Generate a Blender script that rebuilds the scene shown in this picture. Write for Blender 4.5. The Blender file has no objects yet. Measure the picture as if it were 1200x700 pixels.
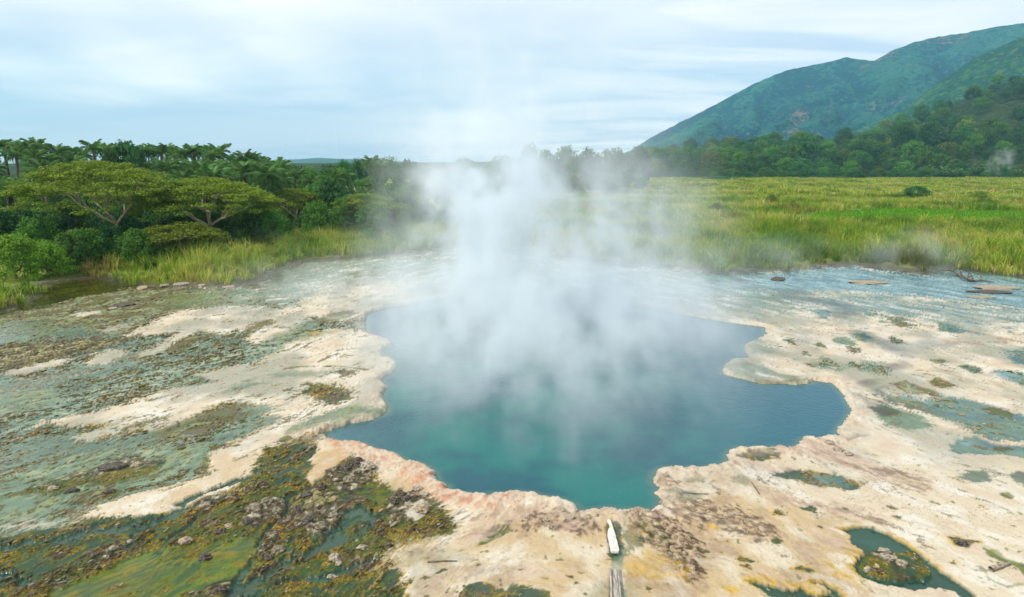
import bpy, math, random
import numpy as np
from mathutils import Vector, Matrix

# ------------------------------------------------------------------ camera, sky, sun, exposure
scene = bpy.context.scene
COL = scene.collection
H_CAM = 8.0                      # eye height in metres
PITCH = math.radians(11.2)       # looking down
FOC = 811.0                      # focal length for a 1200 wide frame
cam_data = bpy.data.cameras.new("camera")
cam_data.sensor_width = 36.0
cam_data.lens = 36.0 * FOC / 1200.0
cam_data.clip_start = 0.1
cam_data.clip_end = 12000.0
cam = bpy.data.objects.new("camera", cam_data)
COL.objects.link(cam)
cam.location = (0, 0, H_CAM)
cam.rotation_euler = (math.pi / 2 - PITCH, 0, 0)
scene.camera = cam

SUN_EL = math.radians(50)
SUN_AZ = math.radians(-118)      # measured from +Y (view direction) towards +X : behind and to the left
world = bpy.data.worlds.new("World")
scene.world = world
world.use_nodes = True
nt = world.node_tree
for n in list(nt.nodes):
    nt.nodes.remove(n)


class NG:
    """small helper for writing node graphs as expressions"""
    def __init__(self, tree):
        self.t = tree

    def n(self, kind, **kw):
        nd = self.t.nodes.new(kind)
        for k, v in kw.items():
            setattr(nd, k, v)
        return nd

    def put(self, sock, v):
        if v is None:
            return
        if hasattr(v, "is_output") or isinstance(v, bpy.types.NodeSocket):
            self.t.links.new(v, sock)
        else:
            sock.default_value = v

    def m(self, op, a, b=None, c=None, clamp=False):
        nd = self.n("ShaderNodeMath", operation=op)
        nd.use_clamp = clamp
        for i, v in enumerate((a, b, c)):
            self.put(nd.inputs[i], v)
        return nd.outputs[0]

    def add(self, a, b): return self.m("ADD", a, b)
    def sub(self, a, b): return self.m("SUBTRACT", a, b)
    def mul(self, a, b): return self.m("MULTIPLY", a, b)
    def div(self, a, b): return self.m("DIVIDE", a, b)

    def ramp(self, v, lo, hi, a=0.0, b=1.0, smooth=True):
        nd = self.n("ShaderNodeMapRange")
        nd.interpolation_type = "SMOOTHSTEP" if smooth else "LINEAR"
        nd.clamp = True
        self.put(nd.inputs[0], v)
        nd.inputs[1].default_value = lo
        nd.inputs[2].default_value = hi
        nd.inputs[3].default_value = a
        nd.inputs[4].default_value = b
        return nd.outputs[0]

    def noise(self, vec, scale, detail=3.0, rough=0.5, dist=0.0):
        nd = self.n("ShaderNodeTexNoise")
        if vec is not None:
            self.put(nd.inputs["Vector"], vec)
        nd.inputs["Scale"].default_value = scale
        nd.inputs["Detail"].default_value = detail
        nd.inputs["Roughness"].default_value = rough
        nd.inputs["Distortion"].default_value = dist
        return nd.outputs[0]

    def mix(self, f, a, b, mode="MIX"):
        nd = self.n("ShaderNodeMix", data_type="RGBA", blend_type=mode)
        self.put(nd.inputs[0], f)
        self.put(nd.inputs[6], a if not isinstance(a, tuple) else (*a[:3], 1.0))
        self.put(nd.inputs[7], b if not isinstance(b, tuple) else (*b[:3], 1.0))
        return nd.outputs[2]

    def sep(self, v):
        nd = self.n("ShaderNodeSeparateXYZ")
        self.put(nd.inputs[0], v)
        return nd.outputs

    def comb(self, x, y, z):
        nd = self.n("ShaderNodeCombineXYZ")
        for i, v in enumerate((x, y, z)):
            self.put(nd.inputs[i], v)
        return nd.outputs[0]

    def vscale(self, v, s):
        nd = self.n("ShaderNodeVectorMath", operation="MULTIPLY")
        self.put(nd.inputs[0], v)
        nd.inputs[1].default_value = s
        return nd.outputs[0]


g = NG(nt)
sky = g.n("ShaderNodeTexSky", sky_type="NISHITA")
sky.sun_disc = False
sky.sun_elevation = SUN_EL
sky.sun_rotation = SUN_AZ
sky.air_density = 1.0
sky.dust_density = 1.5
sky.ozone_density = 1.5
tc = g.n("ShaderNodeTexCoord")
dx, dy, dz = g.sep(tc.outputs["Generated"])
up = g.m("MAXIMUM", dz, 0.0)
den = g.add(up, 0.12)
cx, cy = g.div(dx, den), g.div(dy, den)
bank = g.noise(g.comb(g.mul(cx, 0.8), g.mul(cy, 0.7), 3.7), 1.0, 3.0, 0.5, 0.2)
wisp = g.noise(g.comb(g.mul(cx, 0.55), g.mul(cy, 1.5), 9.1), 0.85, 4.0, 0.5, 0.6)
# a broad grey-white sheet of cloud to the left and overhead, thin streaks to the right
side = g.ramp(g.add(g.mul(dx, -1.0), g.mul(bank, 0.5)), -0.25, 0.55)
lift = g.ramp(g.add(dz, g.mul(g.sub(bank, 0.5), 0.25)), 0.03, 0.19)
sheet = g.mul(g.add(0.25, g.mul(side, 0.75)), lift)
streak = g.mul(g.mul(g.ramp(wisp, 0.36, 0.64), 0.8), g.ramp(dx, -0.35, 0.25, 0.25, 1.0))
mask = g.m("MAXIMUM", sheet, streak)
low = g.ramp(dz, 0.0, 0.35, 1.0, 0.0)
clear = g.mix(0.70, g.vscale(sky.outputs[0], (1.0, 1.0, 1.0)), (6.9, 8.5, 10.6))
cloud = g.mix(g.ramp(bank, 0.3, 0.7), (10.4, 10.4, 10.4), (12.9, 12.2, 11.3))
bg = g.n("ShaderNodeBackground")
g.put(bg.inputs[0], g.mix(mask, clear, cloud))
bg.inputs[1].default_value = 0.1
wo = g.n("ShaderNodeOutputWorld")
nt.links.new(bg.outputs[0], wo.inputs[0])

sun_data = bpy.data.lights.new("sun", "SUN")
sun_data.energy = 3.1
sun_data.angle = math.radians(2.0)
sun_data.color = (1.0, 0.95, 0.86)
sun = bpy.data.objects.new("sun", sun_data)
COL.objects.link(sun)
sdir = Vector((math.sin(SUN_AZ) * math.cos(SUN_EL), math.cos(SUN_AZ) * math.cos(SUN_EL), math.sin(SUN_EL)))
sun.rotation_euler = sdir.to_track_quat("Z", "Y").to_euler()
sun.location = (0, 0, 60)

scene.view_settings.view_transform = "Standard"
scene.view_settings.look = "None"
scene.view_settings.exposure = 0.12
scene.view_settings.gamma = 1.0
scene.cycles.max_bounces = 6
scene.cycles.diffuse_bounces = 3
scene.cycles.glossy_bounces = 2
scene.cycles.transmission_bounces = 4
scene.cycles.transparent_max_bounces = 8
scene.cycles.volume_bounces = 5
scene.cycles.volume_step_rate = 3.0
scene.cycles.volume_max_steps = 128
scene.cycles.use_adaptive_sampling = True
scene.cycles.adaptive_threshold = 0.02
scene.cycles.use_denoising = True

# ------------------------------------------------------------------ helpers
rng = np.random.default_rng(7)
random.seed(7)


def lin(c):
    c = np.asarray(c, float) / 255.0
    return np.where(c <= 0.04045, c / 12.92, ((c + 0.055) / 1.055) ** 2.4)


def elev(v):
    """angle below the horizontal of photo row v"""
    return PITCH + math.atan((v - 350.0) / FOC)


def gp(u, v, z=0.0):
    """ground point seen at photo position (u, v)"""
    t = (v - 350.0) / FOC
    y = (H_CAM - z) / math.tan(PITCH + math.atan(t))
    f = y * math.cos(PITCH) + (H_CAM - z) * math.sin(PITCH)
    return ((u - 600.0) / FOC * f, y)


def ux(u, y, z=0.0):
    """x of a point at depth y and height z lying in photo column u"""
    return (u - 600.0) / FOC * (y * math.cos(PITCH) + (H_CAM - z) * math.sin(PITCH))


def vz(v, y):
    """height of a point at depth y seen in photo row v"""
    return H_CAM - y * math.tan(elev(v))


def tag(o, label=None, cat=None, group=None, kind=None):
    if label: o["label"] = label
    if cat: o["category"] = cat
    if group: o["group"] = group
    if kind: o["kind"] = kind
    return o


def mesh(name, V, F, mat=None, col=None, smooth=False, extra=None):
    """V (n,3); F (m,3) or (m,4), or a list of such arrays"""
    me = bpy.data.meshes.new(name)
    V = np.asarray(V, np.float32)
    Fs = F if isinstance(F, list) and not isinstance(F[0], tuple) else [F]
    Fs = [np.asarray(f, np.int32) for f in Fs if len(f)]
    loops = np.concatenate([f.ravel() for f in Fs])
    sizes = np.concatenate([np.full(len(f), f.shape[1], np.int32) for f in Fs])
    starts = np.concatenate([[0], np.cumsum(sizes)[:-1]]).astype(np.int32)
    me.vertices.add(len(V)); me.vertices.foreach_set("co", V.ravel())
    me.loops.add(len(loops)); me.loops.foreach_set("vertex_index", loops)
    me.polygons.add(len(sizes)); me.polygons.foreach_set("loop_start", starts)
    me.polygons.foreach_set("loop_total", sizes)
    me.polygons.foreach_set("use_smooth", np.full(len(sizes), smooth))
    me.update(calc_edges=True)
    if col is not None:
        a = me.color_attributes.new("col", "FLOAT_COLOR", "POINT")
        c = np.ones((len(V), 4), np.float32); c[:, :3] = col
        a.data.foreach_set("color", c.ravel())
    for k, v in (extra or {}).items():
        a = me.attributes.new(k, "FLOAT", "POINT")
        a.data.foreach_set("value", np.asarray(v, np.float32).ravel())
    if mat: me.materials.append(mat)
    me.validate()
    return me


def link(name, me, parent=None, loc=None):
    o = bpy.data.objects.new(name, me)
    COL.objects.link(o)
    if parent is not None: o.parent = parent
    if loc is not None: o.location = loc
    return o


def hash2(ix, iy, seed):
    h = (ix.astype(np.int64) * 374761393 + iy.astype(np.int64) * 668265263 + seed * 1274126177) & 0xFFFFFFFF
    h = ((h ^ (h >> 13)) * 1274126177) & 0xFFFFFFFF
    return (h ^ (h >> 16)) & 0xFFFF


_ang = np.linspace(0, 2 * np.pi, 257)[:256]
_gx, _gy = np.cos(_ang), np.sin(_ang)


def perlin(x, y, seed=0):
    x0, y0 = np.floor(x), np.floor(y)
    fx, fy = x - x0, y - y0
    ix, iy = x0.astype(np.int64), y0.astype(np.int64)
    sx, sy = fx * fx * fx * (fx * (fx * 6 - 15) + 10), fy * fy * fy * (fy * (fy * 6 - 15) + 10)
    def gd(a, b):
        h = hash2(ix + a, iy + b, seed) & 255
        return _gx[h] * (fx - a) + _gy[h] * (fy - b)
    n0 = gd(0, 0) + sx * (gd(1, 0) - gd(0, 0))
    n1 = gd(0, 1) + sx * (gd(1, 1) - gd(0, 1))
    return 1.5 * (n0 + sy * (n1 - n0))


def fbm(x, y, octv=4, seed=0, gain=0.5, lac=2.03):
    r = np.zeros_like(x, dtype=float); a = 1.0; t = 0.0
    for i in range(octv):
        r += a * perlin(x, y, seed + i * 17); t += a
        x = x * lac + 13.7; y = y * lac - 7.1; a *= gain
    return r / t * 1.35


def sst(a, b, x):
    t = np.clip((x - a) / (b - a), 0, 1)
    return t * t * (3 - 2 * t)


def sdf_poly(px, py, poly):
    """signed distance to a polygon, negative inside"""
    P = np.asarray(poly, float)
    d = np.full(px.shape, 1e9); inside = np.zeros(px.shape, bool)
    n = len(P)
    for i in range(n):
        ax, ay = P[i]; bx, by = P[(i + 1) % n]
        ex, ey = bx - ax, by - ay
        wx, wy = px - ax, py - ay
        t = np.clip((wx * ex + wy * ey) / (ex * ex + ey * ey + 1e-12), 0, 1)
        d = np.minimum(d, (wx - ex * t) ** 2 + (wy - ey * t) ** 2)
        c = ((ay > py) != (by > py)) & (px < (bx - ax) * (py - ay) / (by - ay + 1e-12) + ax)
        inside ^= c
    d = np.sqrt(d)
    return np.where(inside, -d, d)


def dist_line(px, py, line):
    P = np.asarray(line, float); d = np.full(px.shape, 1e9)
    for i in range(len(P) - 1):
        ax, ay = P[i]; bx, by = P[i + 1]
        ex, ey = bx - ax, by - ay
        wx, wy = px - ax, py - ay
        t = np.clip((wx * ex + wy * ey) / (ex * ex + ey * ey + 1e-12), 0, 1)
        d = np.minimum(d, (wx - ex * t) ** 2 + (wy - ey * t) ** 2)
    return np.sqrt(d)


def material(name):
    m = bpy.data.materials.new(name)
    m.use_nodes = True
    t = m.node_tree
    for n in list(t.nodes): t.nodes.remove(n)
    q = NG(t)
    out = q.n("ShaderNodeOutputMaterial")
    return m, q, out


def principled(q, out, color, rough=0.8, normal=None, spec=None, **kw):
    b = q.n("ShaderNodeBsdfPrincipled")
    if isinstance(color, tuple): color = (*color[:3], 1.0)
    q.put(b.inputs["Base Color"], color)
    q.put(b.inputs["Roughness"], rough)
    if normal is not None: q.put(b.inputs["Normal"], normal)
    if spec is not None: q.put(b.inputs["Specular IOR Level"], spec)
    for k, v in kw.items(): q.put(b.inputs[k], v)
    if out is not None: q.t.links.new(b.outputs[0], out.inputs[0])
    return b


def bump(q, h, strength=0.3, dist=0.05):
    b = q.n("ShaderNodeBump")
    b.inputs["Strength"].default_value = strength
    b.inputs["Distance"].default_value = dist
    q.put(b.inputs["Height"], h)
    return b.outputs[0]


def attr(q, name, out="Color"):
    a = q.n("ShaderNodeAttribute"); a.attribute_name = name
    return a.outputs[out]
# ------------------------------------------------------------------ the ground: one sheet, painted with sinter, films of water and algae
POOL = [(560, 344), (528.6, 347), (505, 352), (480, 357), (455, 360), (431, 367), (427, 377), (431, 391), (448.6, 396), (463, 404),
        (452, 409), (447, 413), (448.6, 418.6), (466, 424), (464, 430), (460, 436), (452, 440), (446, 446), (451, 449), (454, 453),
        (447, 463), (450, 469), (454, 476), (453, 484), (437, 491), (408, 497), (392, 502), (379, 507), (384, 513), (397, 518), (424, 519.5),
        (441, 527), (466, 533), (478.6, 543), (496, 544), (508.6, 553), (511.5, 564), (523, 568.6), (528.6, 576),
        (551.5, 579.5), (571.5, 583), (576, 578), (590, 579), (607.5, 576), (625, 578), (646, 583), (660, 585), (674, 592), (677.5, 600),
        (691.5, 597), (715, 595), (730, 598), (747.5, 595.5), (762, 600), (768.5, 595.5), (775.5, 585), (768, 577), (774, 571), (765, 565), (767, 553.5),
        (775, 549), (786, 547), (798, 549), (810, 547), (822, 550), (832, 546), (846, 544), (854, 542), (851, 535), (856, 528),
        (866, 523.6), (878, 525), (890, 524), (904, 525), (908, 523), (926, 525), (938, 521), (939, 515), (948, 512), (960, 514),
        (975, 512), (990, 511), (980, 507), (988, 496), (999, 481), (995, 474), (988, 462), (982, 454), (972, 448), (952, 445.6),
        (950, 449), (932, 450.5), (910, 449), (890, 450), (880, 446), (846, 438), (848, 430), (856, 423), (860, 420), (876, 420), (874, 413),
        (872, 405), (888, 398), (898, 391), (896, 383), (872, 380), (848, 377), (815, 371), (780, 366), (740, 357), (700, 352), (660, 347),
        (620, 345), (590, 343)]
POOLW = [gp(*p, z=-0.02) for p in POOL]


def axis():
    ys = [-60, -35, -18, -8, -2, 2, 5, 7.5]
    v = 820.0
    while True:                                   # rows of about one picture line
        y = H_CAM / math.tan(elev(v))
        if y > 62: break
        if y > ys[-1]: ys.append(y)
        v -= 1.05
    while ys[-1] < 3200: ys.append(ys[-1] * 1.028)
    return np.array(ys)


YS = axis()
ss = np.linspace(-1, 1, 1300)
side_s = 1 + np.cumsum(np.linspace(0.01, 0.085, 18))
SS = np.concatenate([-side_s[::-1], ss, side_s])
wid = 0.90 * np.maximum(YS, 0) + 5.0
GX = SS[None, :] * wid[:, None]
GY = np.repeat(YS[:, None], len(SS), 1)
NR, NC = GX.shape
sel = (GY > 7.4) & (GY < 66) & (np.abs(SS)[None, :] < 1.15)
X, Y = GX[sel], GY[sel]
n = len(X)

# streak coordinates: patterns run away and inwards on both sides of the pool
wr = sst(-1.0, 3.0, X)
sL, sR = X - 0.5 * Y, X + 0.45 * Y
warp = fbm(X * 0.35, Y * 0.25, 3, 5) * 0.7


def streak(f, k=0.38, octv=4, seed=0, gain=0.55):
    a = fbm((sL + warp) * f, Y * f * k, octv, seed, gain)
    b = fbm((sR + warp) * f, Y * f * k, octv, seed + 91, gain)
    return a * (1 - wr) + b * wr


n_lo = streak(0.45, 0.3, 4, 11)
n_mid = streak(1.3, 0.35, 5, 23)
n_hi = streak(4.0, 0.45, 4, 37, 0.6)
n_fine = streak(9.0, 0.6, 3, 41, 0.6)
n_xf = streak(21.0, 0.6, 2, 47, 0.6) * sst(34, 20, Y)
iso = fbm(X * 1.1, Y * 1.1, 5, 53)
iso_f = fbm(X * 5, Y * 5, 4, 59, 0.6)
ridge = 1 - np.abs(fbm(X * 3.2, Y * 2.6, 4, 61, 0.55)) * 2.2
spot = perlin(X * 6.5, Y * 6.5, 71)
spot2 = perlin(X * 2.6, Y * 2.6, 73)
edge_n = 0.85 * n_mid + 0.85 * n_hi + 0.5 * iso
# detail has to fade where it would fall under a pixel
C = {k: lin(v) * 0.76 for k, v in dict(
    cream=(216, 203, 178), white=(226, 220, 206), pink=(208, 187, 166), tan=(198, 174, 134), salmon=(216, 158, 124),
    teal=(100, 128, 106), teald=(68, 98, 78), tealp=(136, 150, 128), green=(34, 70, 56), greenl=(58, 96, 70),
    olive=(94, 102, 30), ochre=(128, 108, 28), gold=(170, 138, 36), dark=(50, 46, 28), brown=(98, 76, 48),
    moss=(98, 120, 34), mossd=(60, 86, 38), mauve=(162, 138, 124), blue=(112, 152, 158), blued=(60, 104, 112),
    bluep=(164, 188, 190), yellow=(214, 178, 84), grey=(158, 154, 140), greyd=(84, 80, 68), mud=(50, 46, 16),
    olivep=(142, 152, 104), sage=(156, 168, 134)).items()}


def blend(*stops):
    """colour from a field: blend(field, (pos, name), ...)"""
    f = stops[0]; out = np.zeros((n, 3))
    st = stops[1:]
    out[:] = C[st[0][1]]
    for (p0, _), (p1, c1) in zip(st[:-1], st[1:]):
        w = sst(p0, p1, f)[:, None]
        out = out * (1 - w) + C[c1] * w
    return out


def over(a, b, w):
    return a * (1 - w[:, None]) + b * w[:, None]


T = {}
A = 0.50 * n_mid + 0.62 * n_hi + 0.42 * n_fine + 0.30 * iso_f + 0.2 * n_xf
t_ = blend(n_mid * 0.8 + n_lo * 0.6 + iso * 0.4, (-0.6, "teald"), (-0.1, "teal"), (0.3, "tealp"), (0.6, "sage"))
A2 = A - 0.02 - 0.10 * n_lo
t2 = blend(A2 + 0.25 * n_xf, (-0.02, "greyd"), (0.06, "dark"), (0.16, "mud"), (0.26, "olive"), (0.36, "ochre"), (0.46, "brown"), (0.60, "grey"))
t_ = over(t_, t2, sst(-0.05, 0.02, A2))
t_ = over(t_, blend(n_fine, (-0.3, "sage"), (0.2, "cream")), 0.85 * sst(0.42, 0.52, -A2 + 0.25 * n_lo))
T["teal"] = t_
t_ = blend(iso * 0.6 + n_mid * 0.6, (-0.6, "pink"), (-0.1, "cream"), (0.35, "white"))
t_ = over(t_, blend(n_hi, (-0.5, "tan"), (0.3, "cream")), 0.35 * sst(0.0, 0.5, n_lo))
t_ = over(t_, np.broadcast_to(C["brown"], (n, 3)), 0.28 * sst(0.30, 0.55, n_fine) * sst(0.0, 0.5, n_mid))
t_ = over(t_, np.broadcast_to(C["olive"], (n, 3)), 0.75 * sst(0.52, 0.62, spot) * sst(0.1, 0.4, spot2))
t_ = over(t_, blend(n_hi, (-0.4, "teald"), (0.2, "tealp")), 0.55 * sst(0.30, 0.50, n_mid * 0.7 + n_hi * 0.5) * sst(14, 24, Y))
t_ = over(t_, blend(n_fine, (-0.3, "dark"), (0.2, "olive"), (0.5, "brown")), 0.8 * sst(0.30, 0.42, n_hi * 0.7 + n_fine * 0.35 - 0.1 + 0.25 * n_mid))
T["cream"] = t_
T["cream"] = over(T["cream"], blend(n_hi, (-0.4, "tealp"), (0.2, "grey")), 0.75 * sst(-0.25, 0.30, fbm(X * 0.35 + 7, Y * 0.22, 4, 141) + 0.3 * n_hi) * sst(15, 21, Y))
fing = 0.55 * n_mid + 0.5 * n_hi + 0.3 * n_fine - 0.12 * sst(-3, 4, X)
T["cream"] = over(T["cream"], T["teal"], 0.9 * sst(0.26, 0.34, fing) * sst(13, 17, Y))
T["cream"] = over(T["cream"], np.broadcast_to(C["yellow"], (n, 3)), 0.35 * sst(0.05, 0.0, np.abs(fing - 0.24)) * sst(26, 14, Y))
mf = (n_lo * 3.0 + iso * 1.3 + n_mid * 0.9) * 2.2
marb = sst(0.10, 0.0, np.abs(mf - np.floor(mf) - 0.5)) * sst(-0.1, 0.35, fbm(X * 0.5, Y * 0.5, 2, 97))
T["cream"] = over(T["cream"], blend(n_hi, (-0.3, "brown"), (0.2, "mauve")), 0.5 * marb)
t_ = blend(iso * 0.7 + n_mid * 0.5, (-0.6, "pink"), (-0.15, "tan"), (0.4, "cream"))
t_ = over(t_, np.broadcast_to(C["brown"], (n, 3)), 0.3 * sst(0.25, 0.5, n_fine) * sst(-0.1, 0.3, n_mid))
t_ = over(t_, np.broadcast_to(C["olive"], (n, 3)), 0.75 * sst(0.5, 0.6, spot) * sst(0.1, 0.4, spot2))
T["tan"] = t_
T["tealclean"] = over(blend(n_mid, (-0.5, "teald"), (0.0, "teal"), (0.5, "tealp")), t2, 0.95 * sst(0.05, 0.12, A2))
T["ltealsp"] = over(blend(n_mid, (-0.4, "teal"), (0.1, "tealp"), (0.5, "white")),
                    blend(n_fine, (-0.2, "teald"), (0.3, "greyd")), 0.7 * sst(0.1, 0.3, n_hi * 0.6 + n_fine * 0.5))
big = fbm(X * 0.9 + 40, Y * 0.8, 4, 113)
A3 = 0.8 * A + 0.10 + 0.40 * big
t_ = blend(A3, (-0.34, "green"), (-0.16, "mossd"), (0.02, "olive"), (0.16, "ochre"), (0.24, "gold"), (0.30, "brown"), (0.40, "dark"), (0.54, "brown"), (0.68, "grey"), (0.85, "cream"))
t_ = over(t_, blend(iso_f + 0.5 * n_hi, (-0.3, "mossd"), (0.1, "olive"), (0.4, "mud")), 0.75 * sst(-0.15, 0.25, iso - 0.4 * n_lo))
t_ = over(t_, blend(n_fine, (-0.3, "dark"), (0.1, "brown"), (0.4, "mauve")), 0.7 * sst(0.22, 0.42, fbm(X * 1.4 - 9, Y * 1.2, 4, 131)))
t_ = over(t_, np.broadcast_to(C["dark"], (n, 3)), 0.8 * sst(0.14, 0.34, n_xf + 0.35 * iso_f))
T["algae"] = t_
T["algaegreen"] = over(T["algae"], blend(n_hi, (-0.3, "green"), (0.2, "mossd"), (0.5, "moss")), sst(0.1, 0.25, 0.15 - n_hi + iso * 0.4))
T["olive"] = over(blend(n_mid + 0.4 * iso, (-0.5, "olive"), (-0.1, "brown"), (0.2, "olivep"), (0.5, "teal")), blend(n_fine, (-0.3, "dark"), (0, "olive"), (0.4, "brown")), 0.85 * sst(-0.05, 0.25, n_hi))
T["olivep"] = over(blend(n_mid, (-0.5, "olivep"), (0, "teal"), (0.5, "sage")), blend(n_fine, (-0.3, "dark"), (0, "olive"), (0.4, "brown")), 0.85 * sst(0.08, 0.22, n_hi * 0.6 + n_fine * 0.5))
T["brown"] = over(blend(n_hi + 0.5 * n_fine, (-0.4, "mud"), (-0.1, "brown"), (0.2, "olivep"), (0.5, "tan")), np.broadcast_to(C["dark"], (n, 3)), 0.8 * sst(0.1, 0.35, -n_fine))
T["crumb"] = blend(n_fine * 0.7 + 0.6 * iso_f, (-0.4, "dark"), (-0.15, "brown"), (0.05, "mauve"), (0.35, "tan"), (0.6, "cream"))
T["mauve"] = blend(n_hi, (-0.5, "mauve"), (0.3, "pink"))
T["mauves"] = blend(n_fine, (-0.5, "brown"), (0.3, "mauve"))
T["greyrock"] = blend(n_fine * 0.35 + iso_f, (-0.3, "dark"), (-0.08, "greyd"), (0.12, "brown"), (0.3, "grey"), (0.6, "cream"))
T["green"] = blend(n_mid, (-0.4, "green"), (0.5, "greenl"))
T["greendeep"] = blend(n_mid, (-0.6, "green"), (1.2, "greenl"))
T["moss"] = over(blend(n_hi + 0.5 * n_mid, (-0.4, "mossd"), (0.1, "moss"), (0.6, "ochre")), blend(n_fine, (-0.3, "dark"), (0.3, "ochre")), 0.45 * sst(0.2, 0.5, n_mid))
T["mossy"] = blend(n_hi + 0.5 * n_fine + 0.4 * iso, (-0.4, "mossd"), (0.0, "olive"), (0.25, "moss"), (0.5, "ochre"))
T["salmon"] = over(blend(n_hi + iso_f * 0.4, (-0.4, "salmon"), (0.1, "pink"), (0.5, "cream")), np.broadcast_to(C["brown"], (n, 3)), 0.35 * sst(0.2, 0.45, n_fine))
T["yellow"] = blend(n_hi, (-0.4, "gold"), (0.0, "yellow"), (0.4, "tan"))
T["blue"] = over(blend(n_mid, (-0.4, "blued"), (0.0, "blue"), (0.6, "bluep")), blend(n_fine, (-0.3, "dark"), (0.2, "blued")), 0.6 * sst(0.15, 0.4, n_hi))
T["bluepatch"] = over(blend(n_mid, (-0.5, "blued"), (0.1, "teal"), (0.5, "blue")), blend(n_fine, (-0.3, "dark"), (0.1, "olive"), (0.3, "ochre")), 0.9 * sst(0.12, 0.3, n_hi * .7 + n_mid * .3))
T["mud"] = blend(n_hi, (-0.4, "dark"), (0.2, "mud"), (0.6, "olive"))
T["pondrefl"] = blend(n_mid, (-0.4, "mud"), (0.6, "olive"))

col = T["cream"].copy()
wet = np.zeros(n)
hgt = 0.030 * fbm(X * 0.6, Y * 0.6, 4, 3) + 0.012 * n_mid
algae_d = np.zeros(n)            # where crumbs of rock and algae lie
dark_d = np.zeros(n)


def W(pts):
    return [gp(*p) for p in pts]


def paint(cls, pts, amp=0.35, soft=0.12, a=1.0, w=0.0, dh=0.0, crumbs=0.0, rim=None, line=None, seed=0, mod=None):
    """paint a class into a polygon (or along a line of the given half width)"""
    global col, wet, hgt, algae_d
    P = np.array(W(pts))
    pad = (line or 0) + amp * 1.5 + soft + (0.5 if rim else 0.1)
    m = (X > P[:, 0].min() - pad) & (X < P[:, 0].max() + pad) & (Y > P[:, 1].min() - pad) & (Y < P[:, 1].max() + pad)
    idx = np.nonzero(m)[0]
    if not len(idx): return
    x, y = X[idx], Y[idx]
    en = edge_n[idx] + 0.85 * n_fine[idx] + 0.4 * iso_f[idx] + 0.3 * n_xf[idx]
    yf = np.clip(y / 22.0, 0.7, 2.0) * (1.7 if amp >= 0.14 else 1.0)
    d = (dist_line(x, y, P) - line) if line else sdf_poly(x, y, P)
    d = d + amp * yf * en * 1.15
    sf = soft * np.clip(y / 22.0, 0.7, 2.0) * 0.8
    k = a * (1 - sst(-sf, sf, d))
    if mod is not None: k = k * mod[idx]
    if rim:
        kr = (1 - sst(0.01, 0.10, np.abs(d - 0.02))) * sst(-0.1, 0.25, n_mid[idx] + 0.5 * iso[idx] + 0.1) * 0.8
        col[idx] = col[idx] * (1 - kr[:, None]) + T[rim][idx] * kr[:, None]
    col[idx] = col[idx] * (1 - k[:, None]) + T[cls][idx] * k[:, None]
    wet[idx] = wet[idx] * (1 - k) + w * k
    hgt[idx] = hgt[idx] * (1 - k * 0.6) + dh * k
    algae_d[idx] = algae_d[idx] * (1 - k) + crumbs * k


def blob(cls, u, v, r, rim=None, crumbs=0.5, w=0.3):
    """a small irregular patch about r metres in radius"""
    k = hash2(np.array([int(u)]), np.array([int(v)]), 5)[0] / 65535.0
    a0 = k * 6.3
    pts = []
    for i in range(9):
        a = i / 9 * 2 * math.pi
        rr = r * (0.55 + 0.75 * abs(math.sin(a * 1.5 + a0)) ** 0.7)
        pts.append((u + math.cos(a) * rr * 52, v + math.sin(a) * rr * 19 + math.cos(a) * rr * 10 * (1 if u > 650 else -1)))
    paint(cls, pts, 0.5 * r + 0.02, 0.03, 0.95, w=w, crumbs=crumbs, rim=rim)


# --- left: a wide field of shallow films with crumbs, pale sinter bars across it
paint("teal", [(-120, 330), (300, 340), (352, 350), (420, 345), (455, 360), (450, 400), (440, 440), (400, 500), (380, 520), (330, 560), (0, 720), (-300, 800), (-420, 500)], 0.3, 0.3, w=0.75, dh=-0.02, crumbs=0.5)
paint("olive", [(-200, 380), (0, 362), (60, 356), (100, 345), (150, 336), (300, 338), (318, 350), (300, 357), (253, 359), (207, 367), (165, 380), (147, 393), (120, 392), (95, 382), (50, 380), (0, 386), (-200, 400)], 0.3, 0.2, w=0.4, crumbs=0.4)
paint("moss", [(200, 346), (240, 342), (300, 345), (310, 352), (290, 356), (240, 358), (215, 362), (190, 356)], 0.4, 0.4, 0.55, w=0.5)
paint("pondrefl", [(-60, 372), (20, 348), (60, 330), (105, 321), (150, 328), (170, 333), (140, 341), (104, 346), (62, 357), (20, 366), (-40, 378)], 0.15, 0.2, w=1.0, dh=-0.05)  # pond by the bushes: its dark reflections are put into the colour
paint("tealclean", [(-60, 388), (0, 382), (20, 376), (45, 380), (60, 392), (30, 400), (0, 405), (-60, 410)], 0.3, 0.4, w=0.9)
paint("moss", [(18, 384), (50, 378), (75, 384), (98, 382), (95, 392), (60, 395), (30, 392)], 0.4, 0.5, 0.5, w=0.7)
paint("tealclean", [(60, 395), (90, 383), (110, 388), (140, 394), (130, 400), (90, 398)], 0.3, 0.3, 0.7, w=0.9)
paint("brown", [(-60, 425), (0, 408), (50, 402), (110, 396), (150, 398), (118, 408), (80, 416), (30, 428), (0, 436), (-60, 445)], 0.35, 0.25, w=0.2, crumbs=0.8, dh=0.02)
paint("tealclean", [(-60, 470), (0, 446), (60, 436), (110, 424), (165, 410), (200, 402), (215, 408), (160, 426), (90, 446), (40, 462), (0, 476), (-60, 500)], 0.3, 0.3, 0.85, w=0.95)
paint("olivep", [(-60, 480), (0, 466), (50, 458), (70, 466), (30, 482), (-60, 505)], 0.3, 0.4, 0.8, w=0.7)
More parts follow.
